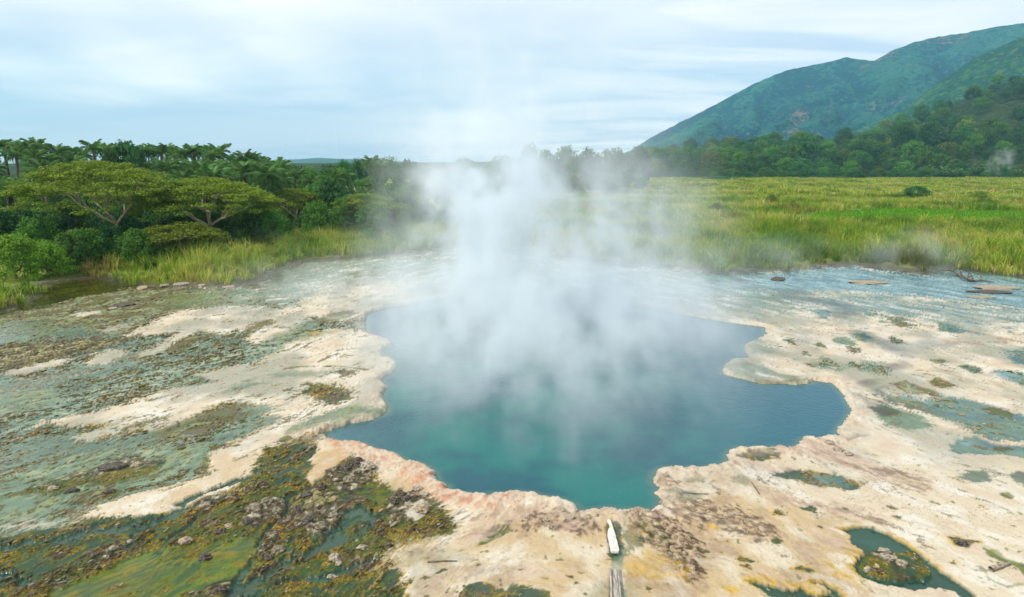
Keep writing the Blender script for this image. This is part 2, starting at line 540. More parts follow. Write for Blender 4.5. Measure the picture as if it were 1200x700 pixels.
paint("tealclean", [(-60, 540), (0, 520), (90, 507), (150, 512), (250, 490), (230, 512), (150, 528), (60, 545), (0, 560), (-60, 575)], 0.3, 0.3, 0.65, w=0.95)
paint("olivep", [(-60, 580), (0, 562), (50, 546), (120, 531), (200, 519), (252, 526), (246, 545), (205, 560), (140, 576), (60, 602), (0, 616), (-60, 630)], 0.3, 0.3, w=0.7, crumbs=0.25)
paint("tealclean", [(70, 600), (150, 575), (215, 562), (245, 545), (255, 530), (265, 522), (275, 530), (255, 560), (200, 575), (150, 590), (100, 615), (0, 634), (0, 615)], 0.2, 0.2, w=0.95)
# pale sinter bars
paint("cream", [(147, 394), (170, 383), (200, 367), (253, 359), (300, 357), (330, 362), (352, 350), (385, 335), (430, 328), (520, 322), (560, 330), (600, 344), (560, 346), (530, 349), (480, 358), (431, 368), (405, 378), (370, 372), (345, 385), (322, 399), (296, 406), (285, 398), (300, 384), (285, 388), (255, 392), (232, 390), (208, 400), (195, 411), (163, 421), (158, 417), (190, 402), (205, 392), (190, 392)], 0.18, 0.10, dh=0.03)
paint("cream", [(10, 438), (22, 433), (67, 420), (84, 421), (60, 430), (25, 440)], 0.15, 0.08, dh=0.03)
paint("cream", [(101, 429), (110, 415), (128, 411), (147, 410), (149, 413), (125, 427)], 0.15, 0.08, dh=0.03)
paint("cream", [(80, 370), (98, 366), (120, 364), (118, 367), (98, 371)], 0.1, 0.06, dh=0.03)
paint("cream", [(118, 386), (150, 378), (170, 374), (150, 384), (125, 390)], 0.15, 0.1, 0.7)
paint("cream", [(215, 448), (228, 438), (262, 431), (300, 425), (322, 412), (335, 402), (360, 394), (390, 385), (420, 388), (452, 396), (472, 404), (474, 424), (460, 446), (462, 476), (450, 492), (408, 498), (378, 508), (342, 515), (325, 526), (312, 540), (300, 560), (270, 576), (235, 590), (200, 601), (150, 608), (112, 606), (90, 607), (130, 590), (160, 581), (215, 568), (245, 556), (252, 532), (268, 520), (290, 512), (312, 495), (305, 480), (270, 471), (245, 479), (222, 490), (195, 501), (170, 504), (140, 509), (104, 516), (98, 511), (125, 500), (105, 498), (88, 500), (60, 494), (105, 486), (150, 473), (185, 459), (212, 452)], 0.22, 0.09, dh=0.035, rim="yellow")
paint("white", [(0, 0)], 0.1) if False else None
paint("cream", [(4, 617), (30, 610), (60, 612), (90, 612), (60, 616), (20, 622)], 0.2, 0.25, 0.55)
paint("tan", [(205, 575), (240, 562), (262, 540), (280, 530), (300, 540), (285, 560), (250, 578), (200, 592), (160, 598)], 0.4, 0.5, 0.6)
# teal films over the bars
paint("tealclean", [(258, 519), (280, 511), (300, 503), (330, 497), (318, 488), (296, 490), (318, 482), (312, 474), (278, 470), (262, 478), (290, 490), (270, 508)], 0.25, 0.15, 0.85, w=0.9)
paint("olive", [(217, 496), (232, 488), (262, 478), (275, 474), (290, 484), (262, 496), (230, 506), (200, 515), (190, 508)], 0.25, 0.15, 0.8, w=0.5, crumbs=0.8)
paint("teal", [(205, 405), (235, 392), (255, 396), (285, 398), (300, 404), (322, 400), (330, 408), (300, 420), (275, 424), (225, 430), (190, 436), (170, 432), (180, 418)], 0.2, 0.15, 0.9, w=0.7, crumbs=0.7)
paint("olive", [(198, 410), (215, 398), (235, 388), (248, 392), (235, 398), (215, 408), (202, 414)], 0.15, 0.08, 0.9, w=0.2, crumbs=0.8)
paint("olive", [(283, 392), (300, 380), (312, 375), (322, 377), (305, 387), (290, 396)], 0.15, 0.1, 0.85, crumbs=0.6)
paint("olivep", [(312, 400), (330, 392), (360, 388), (385, 390), (360, 398), (330, 404)], 0.2, 0.2, 0.7, w=0.5)
paint("olivep", [(342, 391), (352, 380), (365, 375), (378, 377), (366, 386)], 0.15, 0.15, 0.85, w=0.5)
paint("olive", [(370, 377), (385, 368), (402, 364), (420, 366), (405, 375), (390, 378)], 0.15, 0.12, 0.85, w=0.3)
paint("yellow", [(360, 391), (372, 388), (378, 390), (366, 393)], 0.1, 0.1, 0.7)
paint("tealclean", [(254, 461), (270, 455), (292, 448), (310, 449), (290, 456), (270, 462)], 0.2, 0.15, 0.75, w=0.6)
paint("teal", [(196, 450), (206, 442), (225, 438), (240, 445), (255, 447), (235, 452), (212, 455)], 0.15, 0.1, 0.9, crumbs=0.6)
paint("ltealsp", [(320, 440), (345, 436), (380, 437), (370, 442), (330, 443)], 0.15, 0.2, 0.6)
paint("algae", [(352, 463), (360, 450), (385, 451), (405, 455), (412, 468), (396, 477), (374, 475), (366, 466)], 0.18, 0.08, 0.95, crumbs=1.0)
paint("algae", [(386, 437), (398, 432), (410, 434), (418, 440), (404, 444)], 0.15, 0.08, 0.9, crumbs=0.8)
paint("olive", [(336, 433), (360, 430), (400, 430), (430, 434)], 0.06, 0.05, line=0.07, crumbs=0.5)
paint("olivep", [(338, 507), (352, 497), (366, 490), (385, 483), (405, 478), (432, 477), (444, 484), (430, 491), (408, 495), (385, 498), (372, 506), (350, 508)], 0.18, 0.1, 0.9, w=0.5)
paint("mauve", [(290, 535), (320, 520), (350, 505), (370, 500), (350, 515), (320, 530)], 0.2, 0.2, 0.5)
paint("olive", [(328, 517), (338, 511), (344, 514), (334, 520)], 0.1, 0.06, 0.9)
paint("greyrock", [(25, 577), (62, 562), (102, 553), (130, 539), (160, 532), (184, 540), (176, 552), (150, 562), (100, 570), (60, 580)], 0.25, 0.15, 0.7, crumbs=0.9, dh=0.03)
paint("algae", [(30, 577), (70, 565), (110, 560), (160, 550), (182, 541), (180, 553), (150, 563), (100, 571), (60, 580)], 0.2, 0.1, 0.85, crumbs=0.9, dh=0.03)
paint("brown", [(80, 588), (92, 578), (125, 571), (140, 572), (125, 582), (95, 590)], 0.2, 0.1, 0.8, crumbs=0.8)
paint("algae", [(120, 582), (130, 574), (147, 570), (142, 580), (128, 586)], 0.15, 0.1, 0.8, crumbs=0.8)
paint("algae", [(136, 503), (155, 498), (180, 490), (200, 487), (190, 495), (160, 503), (140, 509)], 0.15, 0.1, 0.85, crumbs=0.8)
# --- bottom left: algae beds cut by green channels
paint("algae", [(-300, 720), (-60, 640), (0, 630), (60, 622), (110, 612), (150, 609), (200, 602), (240, 590), (280, 572), (302, 545), (310, 528), (335, 521), (362, 516), (392, 521), (430, 542), (450, 560), (470, 570), (500, 578), (518, 592), (528, 602), (537, 615), (538, 627), (512, 632), (480, 639), (458, 650), (470, 660), (478, 690), (480, 760), (-300, 860)], 0.22, 0.10, w=0.25, dh=0.03, crumbs=0.9, rim="yellow")
paint("algaegreen", [(-200, 700), (0, 630), (100, 618), (200, 605), (170, 640), (110, 668), (60, 684), (0, 690), (-200, 740)], 0.3, 0.3, 0.8, w=0.35, crumbs=0.6)
paint("green", [(-60, 668), (0, 672), (20, 678), (40, 687), (70, 682), (100, 670), (130, 655), (150, 642), (165, 630), (184, 612), (210, 598), (240, 590), (290, 574), (330, 568), (345, 560)], 0.16, 0.06, line=0.085, w=1.0, dh=-0.05)
paint("green", [(210, 592), (230, 581), (250, 575), (275, 565), (300, 556), (312, 545)], 0.12, 0.06, line=0.10, w=1.0, dh=-0.05)
paint("green", [(196, 632), (220, 618), (234, 602), (250, 592), (272, 580)], 0.08, 0.05, line=0.05, w=1.0, dh=-0.05)
paint("green", [(0, 640), (40, 636), (90, 628), (140, 620), (180, 612)], 0.25, 0.08, line=0.08, w=1.0, dh=-0.04)
paint("mossd" if False else "mossy", [(55, 720), (52, 694), (85, 685), (110, 675), (140, 661), (170, 649), (200, 640), (240, 639), (282, 630), (312, 640), (300, 662), (272, 680), (232, 692), (190, 720)], 0.15, 0.08, w=0.8, dh=-0.01, crumbs=0.08)
paint("moss", [(70, 688), (110, 677), (150, 660), (185, 647), (200, 642)], 0.08, 0.06, 0.9, line=0.05, w=0.6)
paint("moss", [(180, 690), (210, 665), (260, 650), (310, 642), (300, 662), (272, 680), (232, 696), (200, 710)], 0.25, 0.2, 0.9, w=0.4, crumbs=0.15)
paint("algae", [(60, 710), (80, 692), (140, 664), (200, 646), (260, 640), (300, 645), (280, 668), (230, 690), (180, 710)], 0.5, 0.2, 0.6, crumbs=0.3, mod=sst(-0.05, 0.2, n_mid + 0.6 * n_hi))
paint("olive", [(90, 704), (140, 680), (220, 656), (270, 660), (230, 684), (150, 704)], 0.5, 0.3, 0.5, mod=sst(-0.1, 0.3, n_hi - 0.3 * n_mid))
paint("algae", [(190, 652), (210, 642), (240, 640), (262, 645), (240, 655), (212, 658)], 0.2, 0.15, 0.7, crumbs=0.5)
paint("brown", [(238, 694), (250, 684), (270, 680), (273, 686), (262, 696), (244, 702)], 0.12, 0.08, 0.9, crumbs=1.0, dh=0.03)
paint("green", [(262, 720), (276, 698), (277, 684), (287, 668), (297, 655), (308, 645), (320, 637), (340, 634), (360, 630), (380, 624), (400, 616), (420, 606)], 0.10, 0.05, line=0.075, w=1.0, dh=-0.05)
paint("green", [(290, 712), (300, 698), (312, 688), (340, 680), (360, 678), (380, 680), (400, 672), (440, 655)], 0.10, 0.05, line=0.09, w=1.0, dh=-0.05)
paint("green", [(336, 584), (338, 596), (333, 606), (318, 616), (312, 624), (302, 640)], 0.05, 0.04, line=0.045, w=1.0, dh=-0.05)
paint("green", [(400, 552), (374, 564), (358, 574), (340, 582), (318, 590)], 0.07, 0.05, line=0.06, w=1.0, dh=-0.05)
paint("greendeep", [(396, 604), (408, 596), (424, 590), (438, 600), (446, 612), (434, 624), (412, 632), (392, 644), (372, 650), (352, 660), (330, 672), (304, 700), (268, 712), (280, 690), (310, 672), (336, 655), (362, 645), (386, 626)], 0.2, 0.06, 0.92, w=1.0, dh=-0.05)
paint("algae", [(300, 690), (315, 680), (345, 668), (375, 655), (405, 650), (400, 660), (370, 672), (340, 676), (312, 690)], 0.12, 0.06, 0.9, crumbs=0.5, dh=0.02)
paint("algae", [(402, 622), (412, 612), (424, 608), (430, 614), (420, 624), (408, 628)], 0.12, 0.06, 0.9, crumbs=0.4)
paint("mossd" if False else "algaegreen", [(312, 545), (318, 530), (345, 520), (368, 518), (378, 528), (372, 545), (360, 560), (330, 566), (316, 560)], 0.2, 0.08, 0.85, w=0.5, crumbs=0.8)
paint("greyrock", [(283, 612), (290, 601), (308, 589), (328, 584), (335, 592), (326, 606), (312, 613), (298, 623), (284, 618)], 0.10, 0.06, 0.95, dh=0.07, crumbs=0.7)
paint("greyrock", [(225, 590), (245, 582), (265, 580), (272, 585), (255, 593), (235, 600)], 0.12, 0.08, 0.7, dh=0.05, crumbs=0.8)
paint("greyrock", [(345, 615), (352, 600), (370, 590), (392, 592), (402, 604), (396, 616), (375, 625), (355, 628)], 0.14, 0.08, 0.8, dh=0.06, crumbs=1.0)
paint("brown", [(340, 598), (350, 580), (372, 572), (392, 575), (400, 588), (380, 596), (355, 602)], 0.12, 0.08, 0.75, dh=0.05, crumbs=1.0)
paint("greyrock", [(382, 560), (392, 550), (412, 546), (430, 540), (436, 548), (438, 560), (424, 574), (408, 580), (392, 572)], 0.12, 0.06, 0.85, dh=0.07, crumbs=1.0)
paint("greyrock", [(452, 598), (462, 585), (480, 580), (495, 588), (500, 600), (488, 612), (470, 614), (456, 608)], 0.12, 0.06, 0.85, dh=0.07, crumbs=1.0)
paint("cream", [(474, 606), (482, 594), (496, 588), (505, 594), (500, 606), (488, 614)], 0.08, 0.05, 0.8, dh=0.05)
paint("tan", [(436, 556), (450, 549), (472, 547), (500, 558), (514, 570), (500, 582), (482, 578), (462, 572), (444, 568)], 0.14, 0.1, 0.9, dh=0.03)
paint("tan", [(370, 520), (394, 519), (414, 527), (408, 537), (394, 546), (380, 556), (366, 568), (357, 563), (370, 547), (362, 541), (372, 530)], 0.10, 0.06, dh=0.03)
paint("algae", [(482, 624), (500, 604), (515, 600), (530, 608), (537, 618), (532, 628), (510, 632), (490, 630)], 0.12, 0.06, 0.95, w=0.2, crumbs=0.9)
paint("mossy", [(440, 584), (450, 576), (460, 578), (452, 590), (442, 600)], 0.1, 0.1, 0.8)
# --- bottom centre
paint("tan", [(458, 652), (500, 634), (545, 622), (560, 602), (600, 592), (680, 602), (740, 604), (775, 600), (800, 575), (860, 565), (930, 580), (985, 605), (1000, 640), (1010, 720), (440, 760), (470, 690)], 0.5, 0.6, 0.85, dh=0.0)
paint("cream", [(480, 672), (520, 655), (600, 648), (640, 660), (600, 680), (540, 675), (500, 700), (470, 705)], 0.4, 0.5, 0.8)
paint("sageT" if False else "ltealsp", [(466, 650), (490, 640), (520, 645), (548, 655), (520, 662), (500, 668), (492, 690), (476, 704), (484, 672)], 0.2, 0.3, 0.35, w=0.3)
paint("algaegreen", [(428, 720), (437, 682), (450, 670), (468, 671), (478, 684), (474, 700), (474, 720)], 0.14, 0.06, 0.95, w=0.3, crumbs=0.9, rim="yellow")
paint("algaegreen", [(520, 720), (530, 695), (545, 684), (565, 682), (590, 690), (606, 683), (626, 690), (646, 688), (648, 700), (640, 730)], 0.14, 0.06, 0.92, w=0.3, crumbs=0.9)
paint("algaegreen", [(560, 641), (568, 629), (580, 618), (597, 612), (598, 622), (582, 627), (570, 636)], 0.12, 0.06, 0.95, crumbs=0.4)
paint("moss", [(540, 646), (560, 640), (590, 626), (600, 620)], 0.06, 0.06, 0.7, line=0.03)
paint("mauve", [(545, 640), (552, 612), (572, 596), (620, 590), (680, 602), (694, 612), (676, 626), (650, 624), (612, 608), (584, 614), (566, 628)], 0.25, 0.2, 0.7, dh=0.03, crumbs=0.12)
paint("crumb", [(612, 620), (628, 606), (655, 600), (678, 606), (696, 614), (704, 622), (690, 626), (660, 624), (635, 622)], 0.2, 0.1, 0.75, dh=0.04, crumbs=0.6)
paint("salmon", [(385, 518), (424, 518), (466, 532), (498, 543), (513, 562), (530, 574), (575, 582), (602, 576), (602, 592), (570, 598), (535, 594), (515, 586), (486, 566), (462, 552), (432, 545), (405, 533)], 0.2, 0.15, 0.9, dh=0.05)
paint("crumb", [(738, 604), (762, 594), (778, 606), (796, 618), (815, 640), (824, 668), (808, 681), (786, 668), (764, 642), (748, 622)], 0.18, 0.1, 0.95, dh=0.05, crumbs=0.55)
paint("brown", [(748, 612), (770, 620), (790, 640), (806, 660), (800, 672), (776, 650), (756, 630)], 0.2, 0.15, 0.6, dh=0.04, crumbs=0.5)
paint("yellow", [(732, 664), (738, 652), (756, 648), (780, 656), (800, 668), (798, 678), (770, 680), (744, 676)], 0.2, 0.2, 0.6, dh=0.03)
paint("algae", [(728, 648), (726, 622), (738, 610), (752, 614), (757, 630), (748, 646), (738, 652)], 0.15, 0.12, 0.65)
paint("algaegreen", [(712, 640), (708, 618), (716, 610), (728, 616), (733, 640), (724, 656), (714, 652)], 0.08, 0.06, 0.9, w=0.4)  # darker green patch round the white board, wider on its right
paint("crumb", [(772, 560), (800, 578), (840, 590), (880, 606), (908, 624), (902, 642), (862, 628), (822, 616), (790, 608), (774, 592)], 0.25, 0.18, 0.8, dh=0.04, crumbs=0.35)
paint("ltealsp", [(772, 585), (790, 574), (815, 577), (828, 582), (805, 590), (785, 592)], 0.1, 0.12, 0.5)
paint("olivep", [(681, 700), (690, 684), (715, 678), (745, 682), (752, 700), (745, 720), (690, 720)], 0.2, 0.3, 0.35, w=0.6)  # shadow blotch round the trough, painted into the ground colour
paint("ltealsp", [(716, 668), (722, 640), (732, 644), (730, 665), (736, 720), (712, 720)], 0.05, 0.05, 0.75, w=0.9, dh=-0.03)
for (u, v, r) in [(700, 663, .05), (560, 663, .09), (590, 648, .06), (520, 668, .07), (640, 612, .10), (668, 676, .07), (676, 684, .09), (685, 696, .08),
                  (655, 688, .05), (610, 668, .05), (705, 640, .04), (760, 690, .05), (545, 700, .08), (500, 700, .1), (497, 678, .1), (513, 672, .06), (500, 655, .05)]:
    blob("algae", u, v, r)
# --- right
paint("ltealsp", [(848, 430), (872, 424), (895, 428), (912, 438), (948, 444), (948, 450), (905, 450), (882, 447), (860, 440)], 0.1, 0.1, 0.8, w=0.6)
paint("olive", [(888, 447), (910, 449), (950, 446)], 0.05, 0.04, 0.9, line=0.08)
paint("ltealsp", [(874, 405), (890, 400), (912, 406), (900, 414), (880, 416)], 0.15, 0.15, 0.7, w=0.5)
paint("blue", [(700, 348), (740, 326), (790, 318), (900, 318), (1000, 312), (1080, 322), (1120, 312), (1330, 322), (1330, 385), (1200, 364), (1140, 354), (1060, 347), (980, 343), (900, 348), (820, 350), (760, 352)], 0.5, 0.5, w=0.95, dh=-0.03)
paint("ltealsp", [(760, 356), (800, 345), (900, 340), (1000, 350), (1100, 356), (1060, 366), (940, 362), (860, 372), (800, 364)], 0.5, 0.6, 0.55, w=0.5)
paint("bluepatch", [(1080, 372), (1110, 366), (1160, 370), (1160, 380), (1120, 388), (1090, 380)], 0.6, 0.5, 0.5, w=0.5, crumbs=0.2)
paint("mauves", [(1100, 405), (1130, 402), (1160, 404), (1180, 398), (1210, 404)], 0.2, 0.15, 0.6, line=0.12)
paint("algae", [(1044, 381), (1062, 379), (1078, 381), (1064, 384)], 0.15, 0.08, 0.9, crumbs=0.5)
for (u, v, r, c) in [(1020, 366, .25, "olive"), (1052, 375, .3, "olive"), (1110, 384, .3, "bluepatch"), (950, 428, .12, "algae"), (925, 400, .18, "olive"), (962, 405, .15, "algae"), (945, 415, .15, "olive"), (970, 427, .35, "teal"), (1028, 432, .4, "teal"), (1000, 428, .2, "teal"), (1100, 425, .2, "olive"), (1140, 433, .25, "teal"), (1000, 410, .2, "brown"), (1010, 396, .25, "bluepatch"), (1050, 400, .2, "teal"), (990, 400, .25, "ltealsp"), (1060, 356, .2, "brown"), (910, 352, .3, "olive"), (960, 366, .3, "blue")]:
    blob(c, u, v, r * 0.9, crumbs=0.3)
paint("bluepatch", [(1030, 462), (1060, 462), (1082, 468), (1094, 463), (1120, 465), (1150, 472), (1180, 481), (1210, 490), (1330, 520), (1330, 560), (1200, 519), (1172, 516), (1140, 506), (1120, 496), (1092, 488), (1066, 479), (1045, 470)], 0.2, 0.12, 0.95, w=0.9, dh=-0.03, crumbs=0.35)
paint("olive", [(1032, 459), (1060, 466), (1085, 476), (1100, 486), (1080, 484), (1050, 472)], 0.15, 0.12, 0.6, w=0.4)
paint("olivep", [(1018, 478), (1035, 474), (1052, 478), (1078, 485), (1097, 498), (1088, 503), (1062, 503), (1043, 500), (1030, 490)], 0.15, 0.1, 0.95, w=0.6, dh=-0.01)
paint("olive", [(1022, 478), (1040, 477), (1055, 484), (1045, 488), (1030, 484)], 0.15, 0.1, 0.7)
paint("olive", [(1008, 465), (1030, 470), (1040, 475)], 0.05, 0.04, 0.8, line=0.06)
paint("bluepatch", [(1113, 527), (1120, 514), (1145, 512), (1162, 521), (1205, 524), (1250, 532), (1230, 545), (1180, 532), (1140, 531), (1122, 530)], 0.12, 0.08, 0.95, w=0.9, dh=-0.03)
paint("olive", [(1160, 526), (1175, 523), (1190, 526), (1172, 529)], 0.08, 0.08, 0.8)
paint("olive", [(1043, 450), (1060, 446), (1076, 453), (1097, 459), (1096, 463), (1070, 463), (1052, 457)], 0.12, 0.08, 0.85, w=0.4, crumbs=0.5)
paint("algae", [(1088, 447), (1100, 443), (1122, 452), (1110, 455), (1094, 453)], 0.12, 0.06, 0.9, crumbs=0.7)
paint("bluepatch", [(1160, 433), (1180, 434), (1210, 440), (1260, 455), (1230, 462), (1185, 449), (1168, 440)], 0.15, 0.08, 0.95, w=0.6, crumbs=0.5)
paint("bluepatch", [(1180, 412), (1210, 408), (1280, 415), (1280, 445), (1210, 429), (1188, 425)], 0.15, 0.08, 0.95, w=0.6, crumbs=0.4)
paint("green", [(1122, 560), (1134, 552), (1155, 551), (1165, 564), (1142, 567)], 0.12, 0.1, 0.8, w=0.7)
paint("green", [(1180, 556), (1205, 552), (1230, 560), (1210, 572), (1190, 565)], 0.12, 0.1, 0.8, w=0.7)
paint("olive", [(1170, 578), (1180, 576), (1190, 582), (1184, 585), (1174, 582)], 0.05, 0.05, 0.9)
paint("olive", [(1150, 478), (1170, 478), (1188, 485), (1182, 488), (1160, 484)], 0.08, 0.06, 0.8, crumbs=0.6)
paint("mauve", [(935, 518), (962, 516), (990, 530), (1040, 547), (1085, 560), (1100, 566), (1072, 574), (1035, 566), (995, 552), (955, 540), (925, 532), (905, 528), (920, 524)], 0.25, 0.3, 0.85, dh=0.01)
paint("brown", [(1010, 548), (1050, 552), (1080, 562), (1065, 570), (1030, 562)], 0.3, 0.3, 0.35)
paint("mauve", [(855, 545), (880, 540), (905, 544), (930, 552), (915, 558), (880, 552)], 0.2, 0.2, 0.7)
paint("algaegreen", [(900, 556), (922, 552), (950, 551), (988, 558), (1014, 569), (996, 575), (966, 570), (936, 563), (912, 561)], 0.12, 0.08, 0.95, w=0.7, dh=-0.02, crumbs=0.5)
paint("bluepatch", [(945, 556), (975, 556), (1000, 566), (985, 571), (955, 565)], 0.15, 0.1, 0.7, w=0.9)
paint("algaegreen", [(862, 537), (878, 529), (905, 528), (914, 537), (896, 540), (880, 541)], 0.1, 0.07, 0.95, crumbs=0.4, rim="yellow")
paint("olive", [(802, 562), (815, 557), (830, 562), (822, 566), (808, 566)], 0.08, 0.08, 0.6)
paint("teal", [(856, 560), (870, 556), (880, 562), (876, 570), (862, 566)], 0.08, 0.1, 0.5)
paint("mauves", [(940, 590), (969, 597), (1017, 606), (1053, 619), (1075, 630), (1084, 640)], 0.15, 0.10, 0.75, line=0.05)
paint("mauves", [(1030, 612), (1048, 628), (1062, 640)], 0.12, 0.08, 0.5, line=0.03)
paint("mauve", [(870, 570), (910, 576), (960, 590), (1000, 602), (960, 600), (900, 588)], 0.25, 0.25, 0.6)
paint("yellow", [(978, 668), (984, 652), (1000, 644), (1016, 650), (1004, 662), (1016, 678), (1002, 682), (986, 676)], 0.2, 0.2, 0.6)
paint("greendeep", [(984, 620), (1000, 618), (1020, 616), (1034, 622), (1056, 633), (1080, 648), (1092, 660), (1120, 678), (1140, 696), (1165, 715), (1140, 712), (1120, 692), (1104, 688), (1072, 688), (1040, 684), (1012, 677), (1000, 664), (1004, 654), (1016, 650), (1014, 644), (998, 636), (996, 628)], 0.06, 0.03, 1.0, w=1.0, dh=-0.07, rim="yellow")
paint("algae", [(1004, 664), (1012, 655), (1024, 645), (1048, 648), (1074, 646), (1080, 656), (1092, 673), (1084, 677), (1070, 675), (1056, 678), (1034, 676), (1016, 672)], 0.08, 0.04, 1.0, dh=0.04, crumbs=0.6)
paint("green", [(1050, 652), (1070, 652), (1080, 668), (1064, 672), (1046, 668)], 0.1, 0.1, 0.5, w=0.5, dh=0.02)
paint("greyrock", [(1022, 650), (1036, 648), (1052, 656), (1064, 664), (1056, 668), (1040, 660), (1026, 656)], 0.06, 0.04, 0.85, dh=0.05)
paint("yellow", [(866, 680), (890, 676), (915, 682), (940, 680), (952, 676), (960, 684), (966, 690), (950, 698), (935, 690), (900, 692), (880, 688)], 0.15, 0.12, 0.7)
paint("greendeep", [(867, 676), (879, 684), (894, 692), (908, 702), (930, 720), (1010, 720), (991, 700), (982, 690), (966, 682), (952, 679), (951, 684), (963, 688), (970, 693), (957, 698), (945, 694), (939, 687), (930, 690), (916, 689), (897, 684), (886, 682)], 0.08, 0.03, 1.0, w=0.9, dh=-0.06, rim="yellow", crumbs=0.15)
paint("algaegreen", [(1110, 629), (1120, 630), (1150, 635), (1136, 639), (1124, 641), (1117, 637)], 0.06, 0.04, 0.95, w=0.4, crumbs=0.5, rim="yellow")
paint("mossy", [(1153, 642), (1163, 645), (1178, 657), (1210, 667), (1240, 680), (1210, 682), (1192, 667), (1172, 658), (1158, 650)], 0.07, 0.05, 0.9, w=0.4, rim="moss")
paint("moss", [(1150, 665), (1160, 680), (1180, 688), (1198, 685)], 0.08, 0.06, 0.6, line=0.05)
for (u, v, r, c) in [(912, 602, .16, "algae"), (950, 598, .2, "algaegreen"), (919, 653, .16, "algaegreen"), (872, 656, .16, "algaegreen"), (874, 664, .12, "algae"), (939, 667, .18, "algaegreen"), (824, 646, .12, "algae"), (836, 654, .05, "algae"), (852, 634, .05, "algae"), (908, 636, .1, "algae"), (834, 618, .06, "yellow"), (842, 578, .08, "algaegreen"), (846, 576, .05, "algae"), (1046, 596, .1, "olive"), (1052, 608, .14, "algaegreen"), (890, 588, .05, "olive"), (878, 622, .04, "brown"), (895, 625, .05, "brown"), (855, 692, .12, "yellow"), (960, 618, .06, "brown"), (1170, 660, .05, "algae"), (1116, 660, .05, "olive"), (990, 596, .05, "algae"), (846, 648, .04, "algae")]:
    blob(c, u, v, r, rim="yellow" if int(u) % 3 == 0 else None)

paint("ltealsp", [(250, 350), (300, 318), (350, 300), (450, 290), (600, 280), (780, 300), (820, 330), (780, 352), (700, 346), (620, 341), (545, 340), (500, 330), (430, 328), (380, 338), (345, 356), (320, 362)], 0.9, 0.9, 0.92, w=0.9, dh=-0.01)
paint("teal", [(300, 322), (350, 304), (420, 300), (400, 312), (350, 330), (310, 345), (290, 340)], 0.6, 0.5, 0.6, w=0.8)
paint("olive", [(430, 300), (470, 297), (500, 297), (480, 303), (440, 304)], 0.5, 0.3, 0.8, crumbs=0.6)
paint("olive", [(395, 322), (420, 318), (440, 322), (420, 326)], 0.4, 0.3, 0.6, crumbs=0.4)
wet = np.maximum(wet, 0.62 * sst(-0.1, 0.3, fbm(X * 0.3 + 3, Y * 0.22, 4, 151)) * (1 - algae_d) * sst(13, 19, Y))
stn = sst(0.0, 0.4, fbm(X * 0.9 + 11, Y * 0.7, 4, 161) + 0.4 * n_hi) * sst(20, 17, Y) * (1 - wet) * (1 - algae_d) * sst(-5, -2, X) * sst(9, 5, X)
col = over(col, blend(n_fine, (-0.3, "brown"), (0.3, "mauve")), 0.38 * stn)
paint("ltealsp", [(740, 350), (800, 342), (900, 338), (1000, 345), (1100, 352), (1230, 366), (1230, 384), (1120, 372), (1000, 370), (900, 366), (830, 368), (780, 362)], 1.2, 0.9, 0.75, w=0.9, dh=-0.01)
paint("blue", [(950, 352), (1050, 352), (1150, 362), (1230, 372), (1230, 380), (1120, 374), (1020, 366), (950, 362)], 1.2, 0.6, 0.4, w=0.9)
# --- the lip of the pool
pd = sdf_poly(X, Y, POOLW) + 0.10 * n_hi + 0.05 * iso_f
lip = sst(0.9, 0.25, pd)
front = sst(30, 18, Y)
rimc = blend(n_hi + iso_f * 0.6, (-0.5, "mauve"), (-0.1, "pink"), (0.3, "cream"), (0.6, "white"))
col = over(col, rimc, 0.55 * lip * (0.35 + 0.65 * front) * sst(-0.5, 0.3, iso + 0.2))
lump = np.maximum(0, fbm(X * 2.2, Y * 2.2, 4, 83)) * 0.09 + 0.02 * np.maximum(0, ridge)
lump = lump + 0.018 * (1 - np.abs(fbm(X * 3.5, Y * 3.5, 2, 89)) * 2.5)
qs = 0.035
lf = lump / qs; lump = (np.floor(lf) + sst(0.0, 0.4, lf - np.floor(lf))) * qs
hgt += lip * lump + 0.02 * lip
hgt = np.where(pd < 0, np.maximum(-2.5, -0.03 - 2.6 * (-pd) ** 0.8), np.minimum(hgt, 0.4))
hgt = np.where((pd >= 0) & (pd < 0.12), hgt * (pd / 0.12) - 0.02 * (1 - pd / 0.12), hgt)
deep = sst(0.0, -0.5, pd)
col = over(col, np.broadcast_to(lin((150, 158, 120)) * 0.8, (n, 3)), deep)
# roughness of the crust
AH = 0.55 * n_mid + 0.62 * n_hi + 0.18 * n_fine + 0.25 * iso_f
rough_h = algae_d * (0.11 * np.clip(AH, -0.05, 0.9))
wet = wet * (1 - 0.85 * sst(0.0, 0.08, A) * np.clip(algae_d * 2, 0, 1))
dry = np.clip(1 - wet - algae_d, 0, 1)
rough_h += dry * (0.010 * n_hi + 0.006 * n_fine + 0.012 * np.maximum(0, ridge) * sst(0, 0.4, n_lo))
tf_ = (n_lo * 2.0 + iso * 0.9 + n_mid * 0.6) * 3.0
rough_h += dry * 0.016 * (np.floor(tf_) + sst(0.0, 0.22, tf_ - np.floor(tf_)) - tf_)
rough_h += algae_d * 0.016 * n_xf
rough_h *= sst(66, 40, Y)
hgt = np.where(pd > 0, hgt + rough_h, hgt)
algae_d *= (pd > 0.1)

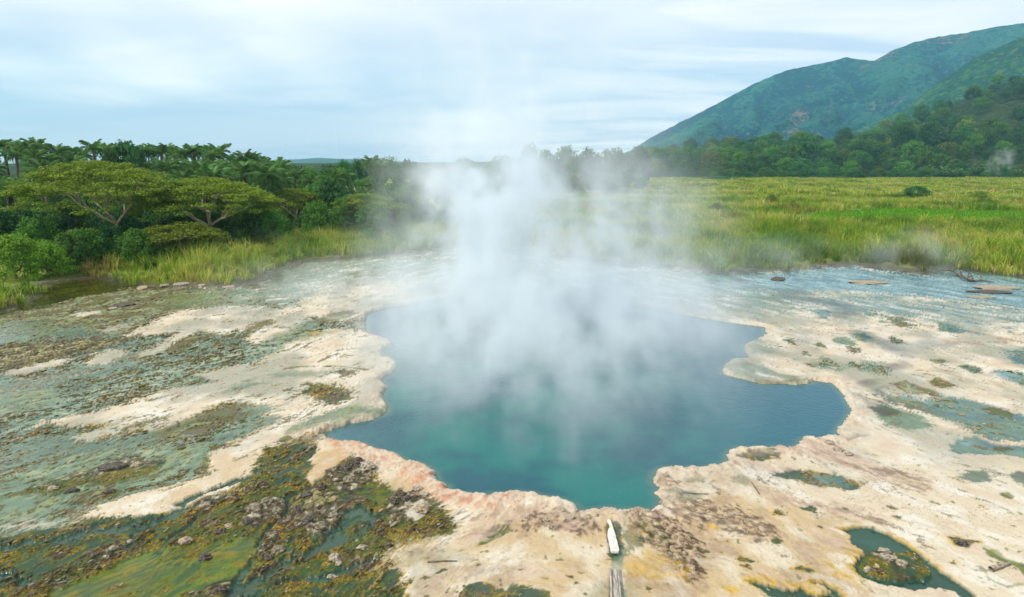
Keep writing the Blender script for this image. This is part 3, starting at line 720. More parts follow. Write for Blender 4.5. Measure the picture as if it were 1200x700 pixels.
# --- beyond: mud and turf under the reeds
def meadow_front(x_over):
    pass
SHORE = W([(-500, 420), (-60, 378), (22, 360), (44, 348), (60, 334), (105, 326), (152, 334), (200, 335.5), (285, 334), (308, 327), (330, 314), (352, 306), (400, 304),
           (450, 299), (500, 293), (560, 290), (640, 300), (700, 306), (780, 313), (850, 320), (900, 317), (950, 313), (1000, 310),
           (1050, 316), (1085, 320), (1112, 313), (1150, 318), (1200, 324), (1320, 334), (1700, 380)]) + [(400, 60), (400, 900), (-500, 900), (-500, 30)]
LAWN = W([(900, 262), (960, 250), (1040, 244), (1130, 247), (1330, 249), (1330, 262), (1200, 262), (1080, 264), (980, 262)])
POND = W([(915, 266), (928, 264), (945, 265), (944, 270), (930, 273), (918, 271)])
full_col = np.zeros((NR, NC, 3)); full_h = np.zeros((NR, NC)); full_wet = np.zeros((NR, NC))
far_n = fbm(GX * 0.05, GY * 0.02, 4, 101); far_m = fbm(GX * 0.3, GY * 0.15, 3, 103)
gcol = np.zeros((NR, NC, 3))
w_ = sst(-0.5, 0.5, far_n + 0.4 * far_m)[..., None]
gcol[:] = (lin((160, 164, 70)) * (1 - w_) + lin((122, 148, 54)) * w_) * 0.6
outside = ~sel
full_col[outside] = np.where((GY[outside] < 12)[:, None], lin((150, 140, 90)) * 0.8, gcol[outside])
sh = sdf_poly(X, Y, SHORE) + 0.8 * iso + 0.3 * n_hi
veg = sst(0.4, -0.6, sh)
col = over(col, T["mud"], sst(1.8, 0.3, sh) * 0.85)  # wet mud at the waterline, with dark shore reflections painted into it
gsel = gcol[sel]
col = over(col, gsel, sst(-0.5, -3.0, sh))
wet = np.maximum(wet, 0.9 * sst(1.8, 0.5, sh)) * (1 - veg)
full_col[sel] = col; full_h[sel] = hgt * sst(-3.0, 0.5, sh) + veg * 0.05 * (1 + iso); full_wet[sel] = wet
ld = sdf_poly(GX, GY, LAWN)
full_col = np.where((ld < 0)[..., None], lin((112, 160, 30)) * 0.75 * (1 + 0.25 * far_m[..., None]), full_col)
pdn = sdf_poly(GX, GY, POND)
full_col = np.where((pdn < 0)[..., None], C["bluep"], full_col); full_wet = np.where(pdn < 0, 1.0, full_wet)
# side strips beyond the detailed sheet but beside the springs stay sinter-coloured
sidem = outside & (GY > 7) & (GY < 50)
full_col[sidem] = C["teal"] * 0.5 + C["cream"] * 0.4

V = np.stack([GX, GY, full_h], -1).reshape(-1, 3)
ii = np.arange(NR - 1)[:, None] * NC + np.arange(NC - 1)[None, :]
F = np.stack([ii, ii + 1, ii + NC + 1, ii + NC], -1).reshape(-1, 4)

m_ground, q, out = material("sinter_ground")
geo = q.n("ShaderNodeNewGeometry")
pos = geo.outputs["Position"]
wt = attr(q, "wet", "Fac")
c0 = attr(q, "col")
f1 = q.noise(pos, 22.0, 5.0, 0.65)
f2 = q.noise(pos, 5.0, 4.0, 0.6)
var = q.add(q.mul(q.sub(f1, 0.5), 0.45), q.mul(q.sub(f2, 0.5), 0.16))
hsv = q.n("ShaderNodeHueSaturation")
q.put(hsv.inputs["Value"], q.add(1.0, var)); q.put(hsv.inputs["Color"], c0)
hsv.inputs["Saturation"].default_value = 1.06
rg = q.add(q.mul(q.sub(1.0, wt), 0.62), 0.16)
bmp = bump(q, q.add(q.mul(f1, q.sub(1.1, wt)), q.mul(q.noise(q.vscale(pos, (1.0, 0.5, 1.0)), 14.0, 2.0), 0.3)), 0.55, 0.03)
principled(q, out, hsv.outputs[0], rg, bmp, spec=0.35)
gme = mesh("ground", V, F, m_ground, full_col.reshape(-1, 3), True, {"wet": full_wet})
ground = link("ground", gme)
tag(ground, "pale sinter crust with teal films and algae around the hot pool", kind="structure")

# --- the hot pool
m_water, q, out = material("pool_water")
geo = q.n("ShaderNodeNewGeometry"); pos = geo.outputs["Position"]
dp = attr(q, "depth", "Fac")
xs = q.sep(pos)[0]
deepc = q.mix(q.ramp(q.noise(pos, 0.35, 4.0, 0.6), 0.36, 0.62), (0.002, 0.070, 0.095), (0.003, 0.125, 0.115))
deepc = q.mix(q.ramp(xs, 3.0, 9.0), deepc, (0.003, 0.085, 0.120))  # bluer right lobe: depth colour, with some sky reflection painted in
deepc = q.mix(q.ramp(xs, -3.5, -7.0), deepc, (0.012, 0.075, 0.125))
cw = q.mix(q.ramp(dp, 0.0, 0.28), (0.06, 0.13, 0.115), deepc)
rip = q.noise(q.vscale(pos, (1.0, 0.7, 1.0)), 7.0, 3.0, 0.6)
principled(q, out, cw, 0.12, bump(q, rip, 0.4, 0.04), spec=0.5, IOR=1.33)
PW = np.array(POOLW)
x0, y0 = PW.min(0) - 0.6; x1, y1 = PW.max(0) + 0.6
wx, wy = np.meshgrid(np.linspace(x0, x1, 150), np.linspace(y0, y1, 190))
wd = sdf_poly(wx.ravel(), wy.ravel(), POOLW)
keep = wd < 0.45
idx = np.full(wd.shape, -1); idx[keep] = np.arange(keep.sum())
I = idx.reshape(wx.shape)
Q = np.stack([I[:-1, :-1], I[:-1, 1:], I[1:, 1:], I[1:, :-1]], -1).reshape(-1, 4)
Q = Q[(Q >= 0).all(1)]
WV = np.stack([wx.ravel()[keep], wy.ravel()[keep], np.full(keep.sum(), -0.045)], -1)
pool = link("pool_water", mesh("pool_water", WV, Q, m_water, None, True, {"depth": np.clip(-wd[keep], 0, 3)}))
tag(pool, "deep teal steaming water of the hot spring pool", kind="structure")
# ------------------------------------------------------------------ hills and mountain
def crest(pts, d):
    """silhouette points (u, v) at depth d -> arrays of azimuth slope x/y and height"""
    a = np.array([ux(u, d, vz(v, d)) / d for u, v in pts]); h = np.array([vz(v, d) for u, v in pts])
    return a, h


FOOT = crest([(300, 192), (560, 190), (640, 187), (700, 184), (770, 183), (820, 176), (900, 168), (960, 166), (1000, 158), (1050, 150), (1090, 134), (1140, 112), (1200, 90), (1300, 50), (1600, -60)], 640)
SPUR = crest([(700, 200), (800, 196), (870, 190), (930, 172), (980, 160), (1020, 147), (1060, 128), (1100, 96), (1140, 70), (1200, 42), (1300, 0), (1700, -120)], 1100)
MOUNT = crest([(600, 200), (700, 190), (740, 176), (765, 160), (800, 142), (840, 122), (880, 100), (920, 83), (950, 77), (975, 72), (992, 67), (1008, 70), (1025, 71), (1045, 60), (1070, 50), (1100, 43), (1130, 39), (1160, 33), (1200, 27), (1300, 0), (1700, -90)], 1800)


def hill_mesh(name, cr, d0, d1, d2, mat, a0, a1, nx, ny, rough, gully, seed, power=1.0):
    az = np.linspace(a0, a1, nx); tt = np.linspace(0, 1, ny)
    ys = np.concatenate([d0 + (d1 - d0) * tt, d1 + (d2 - d1) * np.linspace(0, 1, 14)[1:]])
    A, Yy = np.meshgrid(az, ys); Xx = A * Yy
    hc = np.interp(A, cr[0], cr[1])
    t = (Yy - d0) / (d1 - d0)
    prof = np.where(t <= 1, np.clip(t, 0, 1) ** power, 1 - 0.8 * ((t - 1) * (d1 - d0) / (d2 - d1)) ** 1.5)
    z = hc * prof
    D = (Xx + 0.55 * (d1 - Yy)) / gully + 0.35 * fbm(Xx / gully, Yy / gully, 3, seed + 5)
    E = (Yy - 0.4 * Xx) / gully
    gl = (1 - np.minimum(1, 2.6 * np.abs(perlin(D, E * 0.28, seed)))) * 0.6 + (1 - np.minimum(1, 2.6 * np.abs(perlin(D * 2.3, E * 0.6, seed + 1)))) * 0.28 \
        + (1 - np.minimum(1, 2.6 * np.abs(perlin(D * 5.1, E * 1.6, seed + 2)))) * 0.12
    rank = np.argsort(np.argsort(gl.ravel())).reshape(gl.shape) / gl.size
    z = z - gl * rough * np.sin(np.clip(t, 0, 1) * math.pi) ** 1.0 * np.clip(hc / 60, 0.05, 1.5)
    z = z + fbm(Xx / 14, Yy / 14, 3, seed + 9) * rough * 0.04 * np.clip(hc / 60, 0.1, 1.2) * np.clip(t * 3, 0, 1) * np.clip(4 - 4 * t, 0.55, 1)
    z = np.where(t <= 0.001, -1.5, z)
    nr, nc = Xx.shape
    i = np.arange(nr - 1)[:, None] * nc + np.arange(nc - 1)[None, :]
    Fc = np.stack([i, i + 1, i + nc + 1, i + nc], -1).reshape(-1, 4)
    o = link(name, mesh(name, np.stack([Xx, Yy, z], -1).reshape(-1, 3), Fc, mat, None, True, {"gully": rank}))
    return o


def foot_z(x, y):
    """height of the near forested slope"""
    a = x / y
    hc = np.interp(a, FOOT[0], FOOT[1])
    t = np.clip((y - 340) / 300, 0, 1)
    return hc * t ** 1.15


def hill_mat(name, forest, grassy, bare, s, bareamt):
    m, q, out = material(name)
    geo = q.n("ShaderNodeNewGeometry"); pos = geo.outputs["Position"]
    gl = attr(q, "gully", "Fac")
    a = q.noise(pos, s, 6.0, 0.62); b = q.noise(pos, s * 7, 6.0, 0.7); c = q.noise(pos, s * 0.45, 4.0, 0.6)
    trees = q.ramp(q.add(q.mul(q.sub(b, 0.5), 2.4), q.add(q.mul(q.sub(a, 0.5), 1.1), q.mul(q.sub(gl, 0.45), 0.30))), -0.08, 0.08)
    base = q.mix(q.ramp(c, 0.35, 0.65), grassy, tuple(0.6 * x + 0.4 * y for x, y in zip(grassy, forest)))
    base = q.mix(q.mul(q.ramp(q.add(a, q.mul(q.sub(c, 0.5), 0.9)), 0.58, 0.68), bareamt), base, bare)
    colr = q.mix(trees, base, q.mix(q.ramp(b, 0.3, 0.7), forest, tuple(1.7 * x for x in forest)))
    bp = bump(q, q.add(q.mul(b, 0.7), q.noise(pos, s * 16, 3.0, 0.6)), 1.0, 12.0)
    principled(q, out, colr, 0.9, bp, spec=0.1)
    return m


m_mount = hill_mat("mountain_slope", (0.002, 0.046, 0.066), (0.040, 0.180, 0.125), (0.26, 0.19, 0.13), 0.011, 0.8)  # greens shifted to blue: part of the distance haze sits in these colours
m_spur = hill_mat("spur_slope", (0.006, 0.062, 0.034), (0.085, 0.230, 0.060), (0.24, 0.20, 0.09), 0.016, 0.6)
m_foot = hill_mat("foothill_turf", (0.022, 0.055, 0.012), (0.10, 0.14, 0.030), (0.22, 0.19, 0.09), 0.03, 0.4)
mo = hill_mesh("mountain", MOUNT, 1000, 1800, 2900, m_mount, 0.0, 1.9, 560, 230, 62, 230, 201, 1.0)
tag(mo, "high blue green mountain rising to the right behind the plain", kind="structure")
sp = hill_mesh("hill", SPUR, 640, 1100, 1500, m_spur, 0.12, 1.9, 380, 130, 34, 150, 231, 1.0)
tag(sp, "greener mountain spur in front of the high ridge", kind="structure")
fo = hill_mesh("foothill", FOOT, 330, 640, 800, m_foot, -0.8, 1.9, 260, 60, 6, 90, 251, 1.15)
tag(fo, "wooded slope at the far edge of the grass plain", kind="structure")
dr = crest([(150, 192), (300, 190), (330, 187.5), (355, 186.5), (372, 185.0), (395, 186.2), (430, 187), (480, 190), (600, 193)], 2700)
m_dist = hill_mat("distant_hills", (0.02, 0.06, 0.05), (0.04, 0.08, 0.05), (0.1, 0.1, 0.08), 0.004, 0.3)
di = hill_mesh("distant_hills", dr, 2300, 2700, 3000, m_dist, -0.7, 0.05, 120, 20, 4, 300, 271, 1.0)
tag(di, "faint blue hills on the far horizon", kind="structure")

# ------------------------------------------------------------------ haze: a closed box of thin air round everything
HX, HY0, HY1, HZ = 5900, -150, 3400, 420
hv = np.array([(x, y, z) for x in (-HX, HX) for y in (HY0, HY1) for z in (-4.2, HZ)], float)
hf = [(0, 1, 3, 2), (4, 6, 7, 5), (0, 4, 5, 1), (2, 3, 7, 6), (0, 2, 6, 4), (1, 5, 7, 3)]
m_haze, q, out = material("haze_air")
pv = q.n("ShaderNodeVolumePrincipled")
pv.inputs["Color"].default_value = (0.32, 0.72, 1.0, 1)
pv.inputs["Density"].default_value = 0.00017
pv.inputs["Anisotropy"].default_value = 0.0
q.t.links.new(pv.outputs[0], out.inputs["Volume"])
hz = link("haze", mesh("haze", hv, hf, m_haze))
tag(hz, "thin blue haze of humid air over the plain", kind="stuff")
# ------------------------------------------------------------------ foliage: leaves as small faces
def leaf_mat(name, c0, c1, trans=0.3, rough=0.6, spots=None):
    """leaf colours vary per tree (object random) and per leaf"""
    m, q, out = material(name)
    v = attr(q, "tint", "Fac")
    oi = q.n("ShaderNodeObjectInfo")
    f = q.add(q.mul(v, 0.75), q.mul(oi.outputs["Random"], 0.35))
    c = q.mix(q.ramp(f, 0.0, 1.0, smooth=False), c0, c1)
    hs = q.n("ShaderNodeHueSaturation")
    q.put(hs.inputs["Hue"], q.add(0.485, q.mul(oi.outputs["Random"], 0.03)))
    q.put(hs.inputs["Value"], q.add(0.85, q.mul(oi.outputs["Random"], 0.3 if name == "acacia_leaves" else 0.45)))
    q.put(hs.inputs["Color"], c)
    b = principled(q, None, hs.outputs[0], rough, spec=0.18)
    tr = q.n("ShaderNodeBsdfTranslucent"); q.put(tr.inputs[0], hs.outputs[0])
    mx = q.n("ShaderNodeMixShader"); mx.inputs[0].default_value = trans
    q.t.links.new(b.outputs[0], mx.inputs[1]); q.t.links.new(tr.outputs[0], mx.inputs[2])
    q.t.links.new(mx.outputs[0], out.inputs[0])
    return m


def bark_mat(name, c0, c1, s=6.0):
    m, q, out = material(name)
    tcn = q.n("ShaderNodeTexCoord")
    nz = q.noise(q.vscale(tcn.outputs["Object"], (1, 1, 0.4)), s, 4.0, 0.65)
    principled(q, out, q.mix(q.ramp(nz, 0.35, 0.65), c0, c1), 0.9, bump(q, nz, 0.6, 0.03), spec=0.1)
    return m


M_broad = leaf_mat("broad_leaves", (0.026, 0.097, 0.016), (0.114, 0.243, 0.026))
M_darkb = leaf_mat("dark_leaves", (0.016, 0.073, 0.023), (0.065, 0.170, 0.036))
M_olive = leaf_mat("olive_leaves", (0.065, 0.120, 0.018), (0.190, 0.250, 0.035))
M_fresh = leaf_mat("fresh_leaves", (0.063, 0.189, 0.013), (0.205, 0.360, 0.024))
M_palm = leaf_mat("palm_leaves", (0.035, 0.125, 0.030), (0.175, 0.300, 0.080), 0.35, 0.45)
M_acac = leaf_mat("acacia_leaves", (0.075, 0.125, 0.009), (0.205, 0.265, 0.020), 0.3)
M_bark = bark_mat("bark", (0.10, 0.08, 0.055), (0.20, 0.17, 0.12))
M_pale = bark_mat("pale_bark", (0.30, 0.25, 0.15), (0.48, 0.42, 0.27), 3.0)
M_palmbark = bark_mat("palm_bark", (0.09, 0.07, 0.045), (0.19, 0.155, 0.10), 9.0)


def quads_at(P, Nrm, size, aspect=1.0, seed=0, droop=0.0):
    """one rhombic leaf per point"""
    r = np.random.default_rng(seed)
    k = len(P)
    Nn = Nrm + r.normal(0, 0.55, (k, 3)); Nn /= np.linalg.norm(Nn, axis=1)[:, None] + 1e-9
    a = np.cross(Nn, r.normal(0, 1, (k, 3))); a /= np.linalg.norm(a, axis=1)[:, None] + 1e-9
    b = np.cross(Nn, a)
    s = (size * r.uniform(0.6, 1.4, k))[:, None]
    V = np.stack([P - a * s, P - b * s * aspect, P + a * s, P + b * s * aspect], 1).reshape(-1, 3)
    V[:, 2] -= droop * s.repeat(4, 0)[:, 0] * np.tile([0, 0, 1, 0], k)
    F = np.arange(k * 4).reshape(-1, 4)
    return V, F


def crown_mesh(name, mat, n_cl, n_leaf, size, cl_r, shape="round", seed=0, flat=1.0):
    """unit crown: radius about 1 across, height 1 (z from 0 to 1)"""
    r = np.random.default_rng(seed)
    P, N, Tn = [], [], []
    for i in range(n_cl):
        th = r.uniform(0, 2 * math.pi); h = r.uniform(0, 1) ** 0.8
        if shape == "round":
            rad = math.sqrt(max(0, 1 - (2 * h - 0.85) ** 2 / 1.35)) * r.uniform(0.55, 1.0)
        elif shape == "bush":
            rad = math.sqrt(max(0.02, 1 - h ** 2)) * r.uniform(0.5, 1.0)
        else:
            rad = (0.35 + 0.65 * h) * r.uniform(0.2, 1.0)
        lob = 1 + 0.22 * math.sin(th * 3 + seed) + 0.12 * math.sin(th * 5 + 2 * seed)
        c = np.array([math.cos(th) * rad * lob * 0.86, math.sin(th) * rad * lob * 0.86, 0.08 + 0.84 * h])
        cr = cl_r * r.uniform(0.65, 1.35)
        d = r.normal(0, 1, (n_leaf, 3)); d /= np.linalg.norm(d, axis=1)[:, None]
        d[:, 2] = np.abs(d[:, 2]) * np.where(r.uniform(size=n_leaf) < 0.75, 1, -1)
        rr = r.uniform(0.45, 1.0, n_leaf)[:, None] ** 0.6
        p = c + d * rr * cr * np.array([1, 1, 0.62 * flat])
        P.append(p); N.append(d * 0.8 + np.array([0, 0, 0.5]))
        Tn.append(np.clip(r.uniform(0.1, 0.9) * 0.6 + 0.4 * r.uniform(0, 1, n_leaf), 0, 1))
    P, N, Tn = np.concatenate(P), np.concatenate(N), np.concatenate(Tn)
    V, F = quads_at(P, N, size, 0.55, seed + 1)
    return mesh(name, V, F, mat, None, False, {"tint": Tn.repeat(4)})


def tube(path, radii, sides=6):
    """a tapering tube along a path"""
    P = np.array(path, float); V, F = [], []
    for i, p in enumerate(P):
        t = P[min(i + 1, len(P) - 1)] - P[max(i - 1, 0)]
        t /= np.linalg.norm(t) + 1e-9
        a = np.cross(t, [0.31, 0.95, 0.05]); a /= np.linalg.norm(a) + 1e-9
        b = np.cross(t, a)
        for k in range(sides):
            an = 2 * math.pi * k / sides
            V.append(p + (a * math.cos(an) + b * math.sin(an)) * radii[i])
    for i in range(len(P) - 1):
        for k in range(sides):
            k2 = (k + 1) % sides
            F.append((i * sides + k, i * sides + k2, (i + 1) * sides + k2, (i + 1) * sides + k))
    V.append(P[-1] + (P[-1] - P[-2]) * 0.1); c = len(V) - 1
    for k in range(0, sides, 2):
        F.append(((len(P) - 1) * sides + k, (len(P) - 1) * sides + (k + 1) % sides, (len(P) - 1) * sides + (k + 2) % sides, c))
    return np.array(V), np.array(F)


def join(parts):
    V, F, o = [], [], 0
    for v, f in parts:
        V.append(v); F.append(f + o); o += len(v)
    return np.concatenate(V), np.concatenate(F)


def limb_set(seed, levels=3, spread=0.8, h0=0.35, wob=0.06):
    """trunk with forking limbs in a unit box; returns mesh arrays and tips"""
    r = np.random.default_rng(seed); parts, tips = [], []
    def grow(p, d, L, rad, lev):
        k = 4; path = [p]; rr = [rad]
        for i in range(k):
            d = d + r.normal(0, wob, 3) * 2; d /= np.linalg.norm(d)
            p = p + d * L / k; path.append(p); rr.append(rad * (1 - 0.35 * (i + 1) / k))
        parts.append(tube(path, rr, 6 if lev < 2 else 4))
        if lev >= levels:
            tips.append(p); return
        for j in range(r.integers(2, 4)):
            nd = d + r.normal(0, spread, 3) * np.array([1, 1, 0.35]) + np.array([0, 0, 0.25])
            nd /= np.linalg.norm(nd)
            grow(p, nd, L * r.uniform(0.6, 0.85), rad * 0.6, lev + 1)
    grow(np.array([0, 0, -0.02]), np.array([0.05, 0, 1.0]), h0, 0.035, 0)
    return join(parts), tips


# unit crowns
crowns = {
    "far_round": [crown_mesh("round_crown", M_broad, 60, 46, 0.055, 0.26, "round", s) for s in (1, 2, 3)],
    "far_dark": [crown_mesh("dark_crown", M_darkb, 60, 46, 0.055, 0.27, "round", s) for s in (11, 12, 13)],
    "far_olive": [crown_mesh("olive_crown", M_olive, 55, 44, 0.052, 0.25, "round", s) for s in (21, 22)],
    "bush": [crown_mesh("leafy_crown", M_broad, 90, 70, 0.036, 0.20, "bush", s) for s in (31, 32)],
    "bush_dark": [crown_mesh("dark_leafy_crown", M_darkb, 90, 70, 0.036, 0.20, "bush", s) for s in (41, 42)],
    "bush_fresh": [crown_mesh("fresh_leafy_crown", M_fresh, 100, 80, 0.030, 0.19, "bush", s) for s in (51, 52)],
    "bush_olive": [crown_mesh("olive_leafy_crown", M_olive, 90, 70, 0.034, 0.20, "bush", s) for s in (61,)],
}
trunks = []
for s in (5, 6, 7):
    (tv, tf), _ = limb_set(s, 2, 0.6, 0.42)
    trunks.append(mesh("forked_trunk", tv, tf, M_bark, None, True))
bush_stems = []
for s in (8, 9):
    (tv, tf), _ = limb_set(s, 2, 0.9, 0.3)
    bush_stems.append(mesh("bush_stem", tv, tf, M_bark, None, True))

EMPT = 0


def root(name, loc, label, cat, group=None, rz=0.0):
    o = bpy.data.objects.new(name, None)
    o.empty_display_size = 0.3
    COL.objects.link(o); o.location = loc; o.rotation_euler = (0, 0, rz)
    return tag(o, label, cat, group)


def plant(kind, x, y, z, height, width, label, name="broadleaf_tree", cat="tree", group=None, low=0.22, sub=None):
    """tree > trunk, crown (unit meshes scaled to the plant)"""
    cs = crowns[kind]; cm = cs[random.randrange(len(cs))]
    o = root(name, (x, y, z - 0.1), label, cat, group, random.uniform(0, 6.28))
    is_bush = kind.startswith("bush")
    c = link("crown", cm, o, (0, 0, 0 if is_bush else height * low))
    c.scale = (width / 2 / 1.05, width / 2 / 1.05, height * (1.0 if is_bush else 1 - low) / 1.1)
    t = link("stem" if is_bush else "trunk", random.choice(bush_stems if is_bush else trunks), o)
    t.scale = (height * 0.8, height * 0.8, height * (0.6 if is_bush else 0.75))
    return o


# ------------------------------------------------------------------ palms
def frond_mesh(seed, droop=0.55, n=20):
    r = np.random.default_rng(seed)
    V, F, Tn = [], [], []
    t = np.linspace(0, 1, n + 1)
    xs = t * (1 - 0.22 * t ** 2); zs = 0.34 * t - droop * t ** 2.2
    for i in range(n):
        w = 0.012 * (1 - t[i]) + 0.003
        b = len(V)
        V += [(xs[i], -w, zs[i]), (xs[i], w, zs[i]), (xs[i + 1], w * 0.8, zs[i + 1]), (xs[i + 1], -w * 0.8, zs[i + 1])]
        F.append((b, b + 1, b + 2, b + 3)); Tn += [0.8] * 4
        if i < 2: continue
        for sd in (-1, 1):
            L = (0.30 * math.sin(math.pi * min(1, t[i] * 0.9 + 0.12)) + 0.06) * r.uniform(0.85, 1.15)
            a = 0.75 - 0.35 * t[i]
            dxx, dyy = math.cos(a * 1.2) * L, math.sin(a * 1.2) * L * sd
            dzz = (0.10 - r.uniform(0.3, 0.75)) * L
            b = len(V); hw = 0.026
            V += [(xs[i] - hw, 0, zs[i]), (xs[i] + hw, 0, zs[i]), (xs[i] + dxx * .6 + hw, dyy * .62, zs[i] + dzz * .35), (xs[i] + dxx, dyy, zs[i] + dzz)]
            F.append((b, b + 1, b + 2, b + 3)); Tn += [r.uniform(0.1, 0.8)] * 4
    return mesh("palm_frond", np.array(V), np.array(F), M_palm, None, False, {"tint": np.array(Tn)})


fronds = [frond_mesh(1, 0.50), frond_mesh(2, 0.75), frond_mesh(3, 0.30), frond_mesh(4, 1.0)]
palm_trunks = []
for s in range(3):
    r = np.random.default_rng(s); path, rad = [], []
    lx, ly = r.uniform(-0.05, 0.05, 2)
    for i in range(9):
        t = i / 8
        path.append((lx * math.sin(t * 2.6), ly * t * t, t)); rad.append(0.016 + 0.004 * (i % 2) + 0.006 * (t > 0.9))
    tv, tf = tube(path, rad, 7)
    palm_trunks.append((mesh("palm_trunk", tv, tf, M_palmbark, None, False), path[-1]))


def palm(x, y, height, label, group, frond_len=2.3, nf=20, z=0.0):
    o = root("palm_tree", (x, y, z), label, "palm tree", group, random.uniform(0, 6.28))
    tm, tip = random.choice(palm_trunks)
    t = link("trunk", tm, o); hh = height - frond_len * 0.45
    t.scale = (hh, hh, hh)
    for i in range(nf):
        u = i / nf
        el = math.radians(78 - 118 * u ** 0.85 + random.uniform(-9, 9))
        f = link("frond", fronds[(0, 2, 0, 1, 3)[min(4, int(u * 5))]], o, (tip[0] * hh, tip[1] * hh, hh * 0.995))
        f.rotation_euler = (random.uniform(-0.35, 0.35), -el * 0.72, i * 2.399 + random.uniform(-0.2, 0.2))
        s = frond_len * random.uniform(0.85, 1.12) * (1.0 if u > 0.15 else 0.8)
        f.scale = (s, s, s)
    return o


# skyline palms on the left, from photo column and top row, plus the mass below them
PAL = [(-20, 176, 88), (18, 176, 88), (38, 178, 88), (56, 182, 90), (72, 184, 92), (88, 184, 92), (6, 166, 92), (30, 168, 90), (46, 166, 92), (64, 172, 95), (80, 175, 98), (97, 176, 98), (110, 167, 96), (122, 170, 100), (168, 172, 104), (177, 171, 106), (186, 172, 105), (194, 171, 107),
       (205, 178, 100), (216, 175, 98), (225, 172, 99), (238, 173, 98), (247, 177, 96), (258, 172, 97), (276, 184, 94), (285, 180, 95), (296, 182, 96), (306, 186, 98),
       (435, 186, 112), (447, 190, 108), (-14, 168, 90), (-34, 170, 92), (-60, 166, 90), (388, 204, 92), (365, 207, 92), (378, 212, 90), (345, 200, 94), (330, 198, 96), (312, 197, 94), (402, 200, 96)]
ORD = ["first", "second", "third", "fourth", "fifth", "sixth", "seventh", "eighth", "ninth", "tenth", "eleventh", "twelfth", "thirteenth", "fourteenth", "fifteenth", "sixteenth",
       "seventeenth", "eighteenth", "nineteenth", "twentieth", "twenty-first", "twenty-second", "twenty-third", "twenty-fourth", "twenty-fifth"]
random.seed(11)
PAL.sort()
nth = {}
for i, (u, v, d) in enumerate(PAL):
    h = vz(v, d)
    x = ux(u, d, h)
    where = ("behind the flat-topped acacias" if 100 < u < 300 else "on the far left of the wood" if u <= 100 else "in the wood above the reeds")
    lab = "tall palm %s, %s from the left" % (where, ORD[nth.get(where, 0)])
    nth[where] = nth.get(where, 0) + 1
    grp = "skyline palms " + where
    if u in (435,):
        lab, grp = "palm with a spiky crown poking up just left of the steam", None
    palm(x, d, h + 0.3, lab, grp, 2.15, 17)
MID = []
for i in range(46):
    u = random.uniform(-60, 120) if i < 26 else random.uniform(180, 330)
    v = random.uniform(178, 226) if i < 26 else random.uniform(186, 205)
    MID.append((u, v, random.uniform(74, 90)))
for (u, v, d) in MID:
    palm(ux(u, d, vz(v, d)), d, vz(v, d), "lower palm with hanging fronds crowded into the dense wood on the left", "palms packed in the lower wood", 2.3, 18)

# ------------------------------------------------------------------ broadleaf trees and bushes on the left
def at(kind, u, vtop, d, wpx, label, group=None, name="broadleaf_tree", cat="tree", z=0.0, low=0.22):
    top = vz(vtop, d); x = ux(u, d, top)
    w = wpx / FOC * d
    return plant(kind, x, d, z, top - z, w, label, name, cat, group, low)


at("far_dark", 143, 161, 102, 62, "broad dark crowned tree rising highest above the palms")
at("far_round", 128, 170, 99, 40, "rounded green tree beside the tallest crown above the acacias")
at("far_dark", 160, 170, 100, 34, "small dark tree between the tallest crown and the thin palms")
G_wood = "trees of the dense wood on the left"
for i in range(38):                              # filling of the wood
    u = random.uniform(-70, 480); d = random.uniform(78, 96)
    v = 200 + random.uniform(0, 18) + max(0, (u - 250)) * 0.03
    at(random.choice(["far_dark", "far_round", "far_round", "far_dark", "far_olive"]), u, v, d, random.uniform(34, 58),
       "dense green tree filling the dark wood behind the acacias", G_wood, low=0.1)
for (u, v, d, w, k, lab) in [
    (342, 190, 130, 40, "far_dark", "low dark tree at the dip in the left skyline"),
    (360, 193, 120, 38, "far_round", "rounded tree between the palms and the low skyline"),
    (385, 190, 135, 34, "far_dark", "small dark tree right of the dip in the skyline"),
    (403, 186, 140, 34, "far_dark", "dark blue green round tree on the skyline left of the steam"),
    (418, 184, 142, 26, "far_dark", "darkest domed tree on the skyline left of the steam"),
    (455, 182, 128, 46, "far_dark", "broad tree at the edge of the rising steam"),
    (478, 184, 124, 40, "far_round", "round tree half hidden by the left veil of steam"),
    (500, 190, 118, 44, "far_round", "leafy tree behind the left veil of steam"),
    (430, 205, 104, 42, "far_round", "bright green tree below the dark domed tree"),
    (460, 212, 100, 44, "far_dark", "dark tree low in the wood near the steam"),
    (490, 222, 95, 40, "far_round", "green tree low in the wood beside the steam"),
    (520, 205, 110, 44, "far_dark", "dark tree mostly wrapped in the steam column"),
    (322, 204, 100, 40, "far_olive", "yellowish tree above the end of the acacias"),
]:
    at(k, u, v, d, w, lab)
for i in range(30):
    u = -20 + i * 11.5 + random.uniform(-8, 8); d = random.uniform(63, 69)
    at(random.choice(["bush_dark", "bush", "bush"]), u, random.uniform(226, 248), d, random.uniform(50, 80),
       "green bush in the undergrowth beneath the acacia canopies", "undergrowth bushes beneath the acacias", "bush", "bush")
for i in range(15):
    u = 70 + i * 17 + random.uniform(-6, 6); d = 51 + i * 0.9 + random.uniform(-1, 1)
    at(random.choice(["bush", "bush_fresh", "bush", "bush_olive"]), u, random.uniform(262, 276), d, random.uniform(44, 66),
       "leafy bush, %s from the left in the row between reeds and acacias" % ORD[i], "front row bushes between reeds and acacias", "bush", "bush")
for i in range(22):
    u = random.uniform(310, 530); d = random.uniform(72, 86)
    at(random.choice(["bush_dark", "bush", "bush"]), u, random.uniform(226, 250), d, random.uniform(36, 60),
       "dense green bush on the edge of the wood above the reeds", "bushes along the wood above the reeds", "bush", "bush")
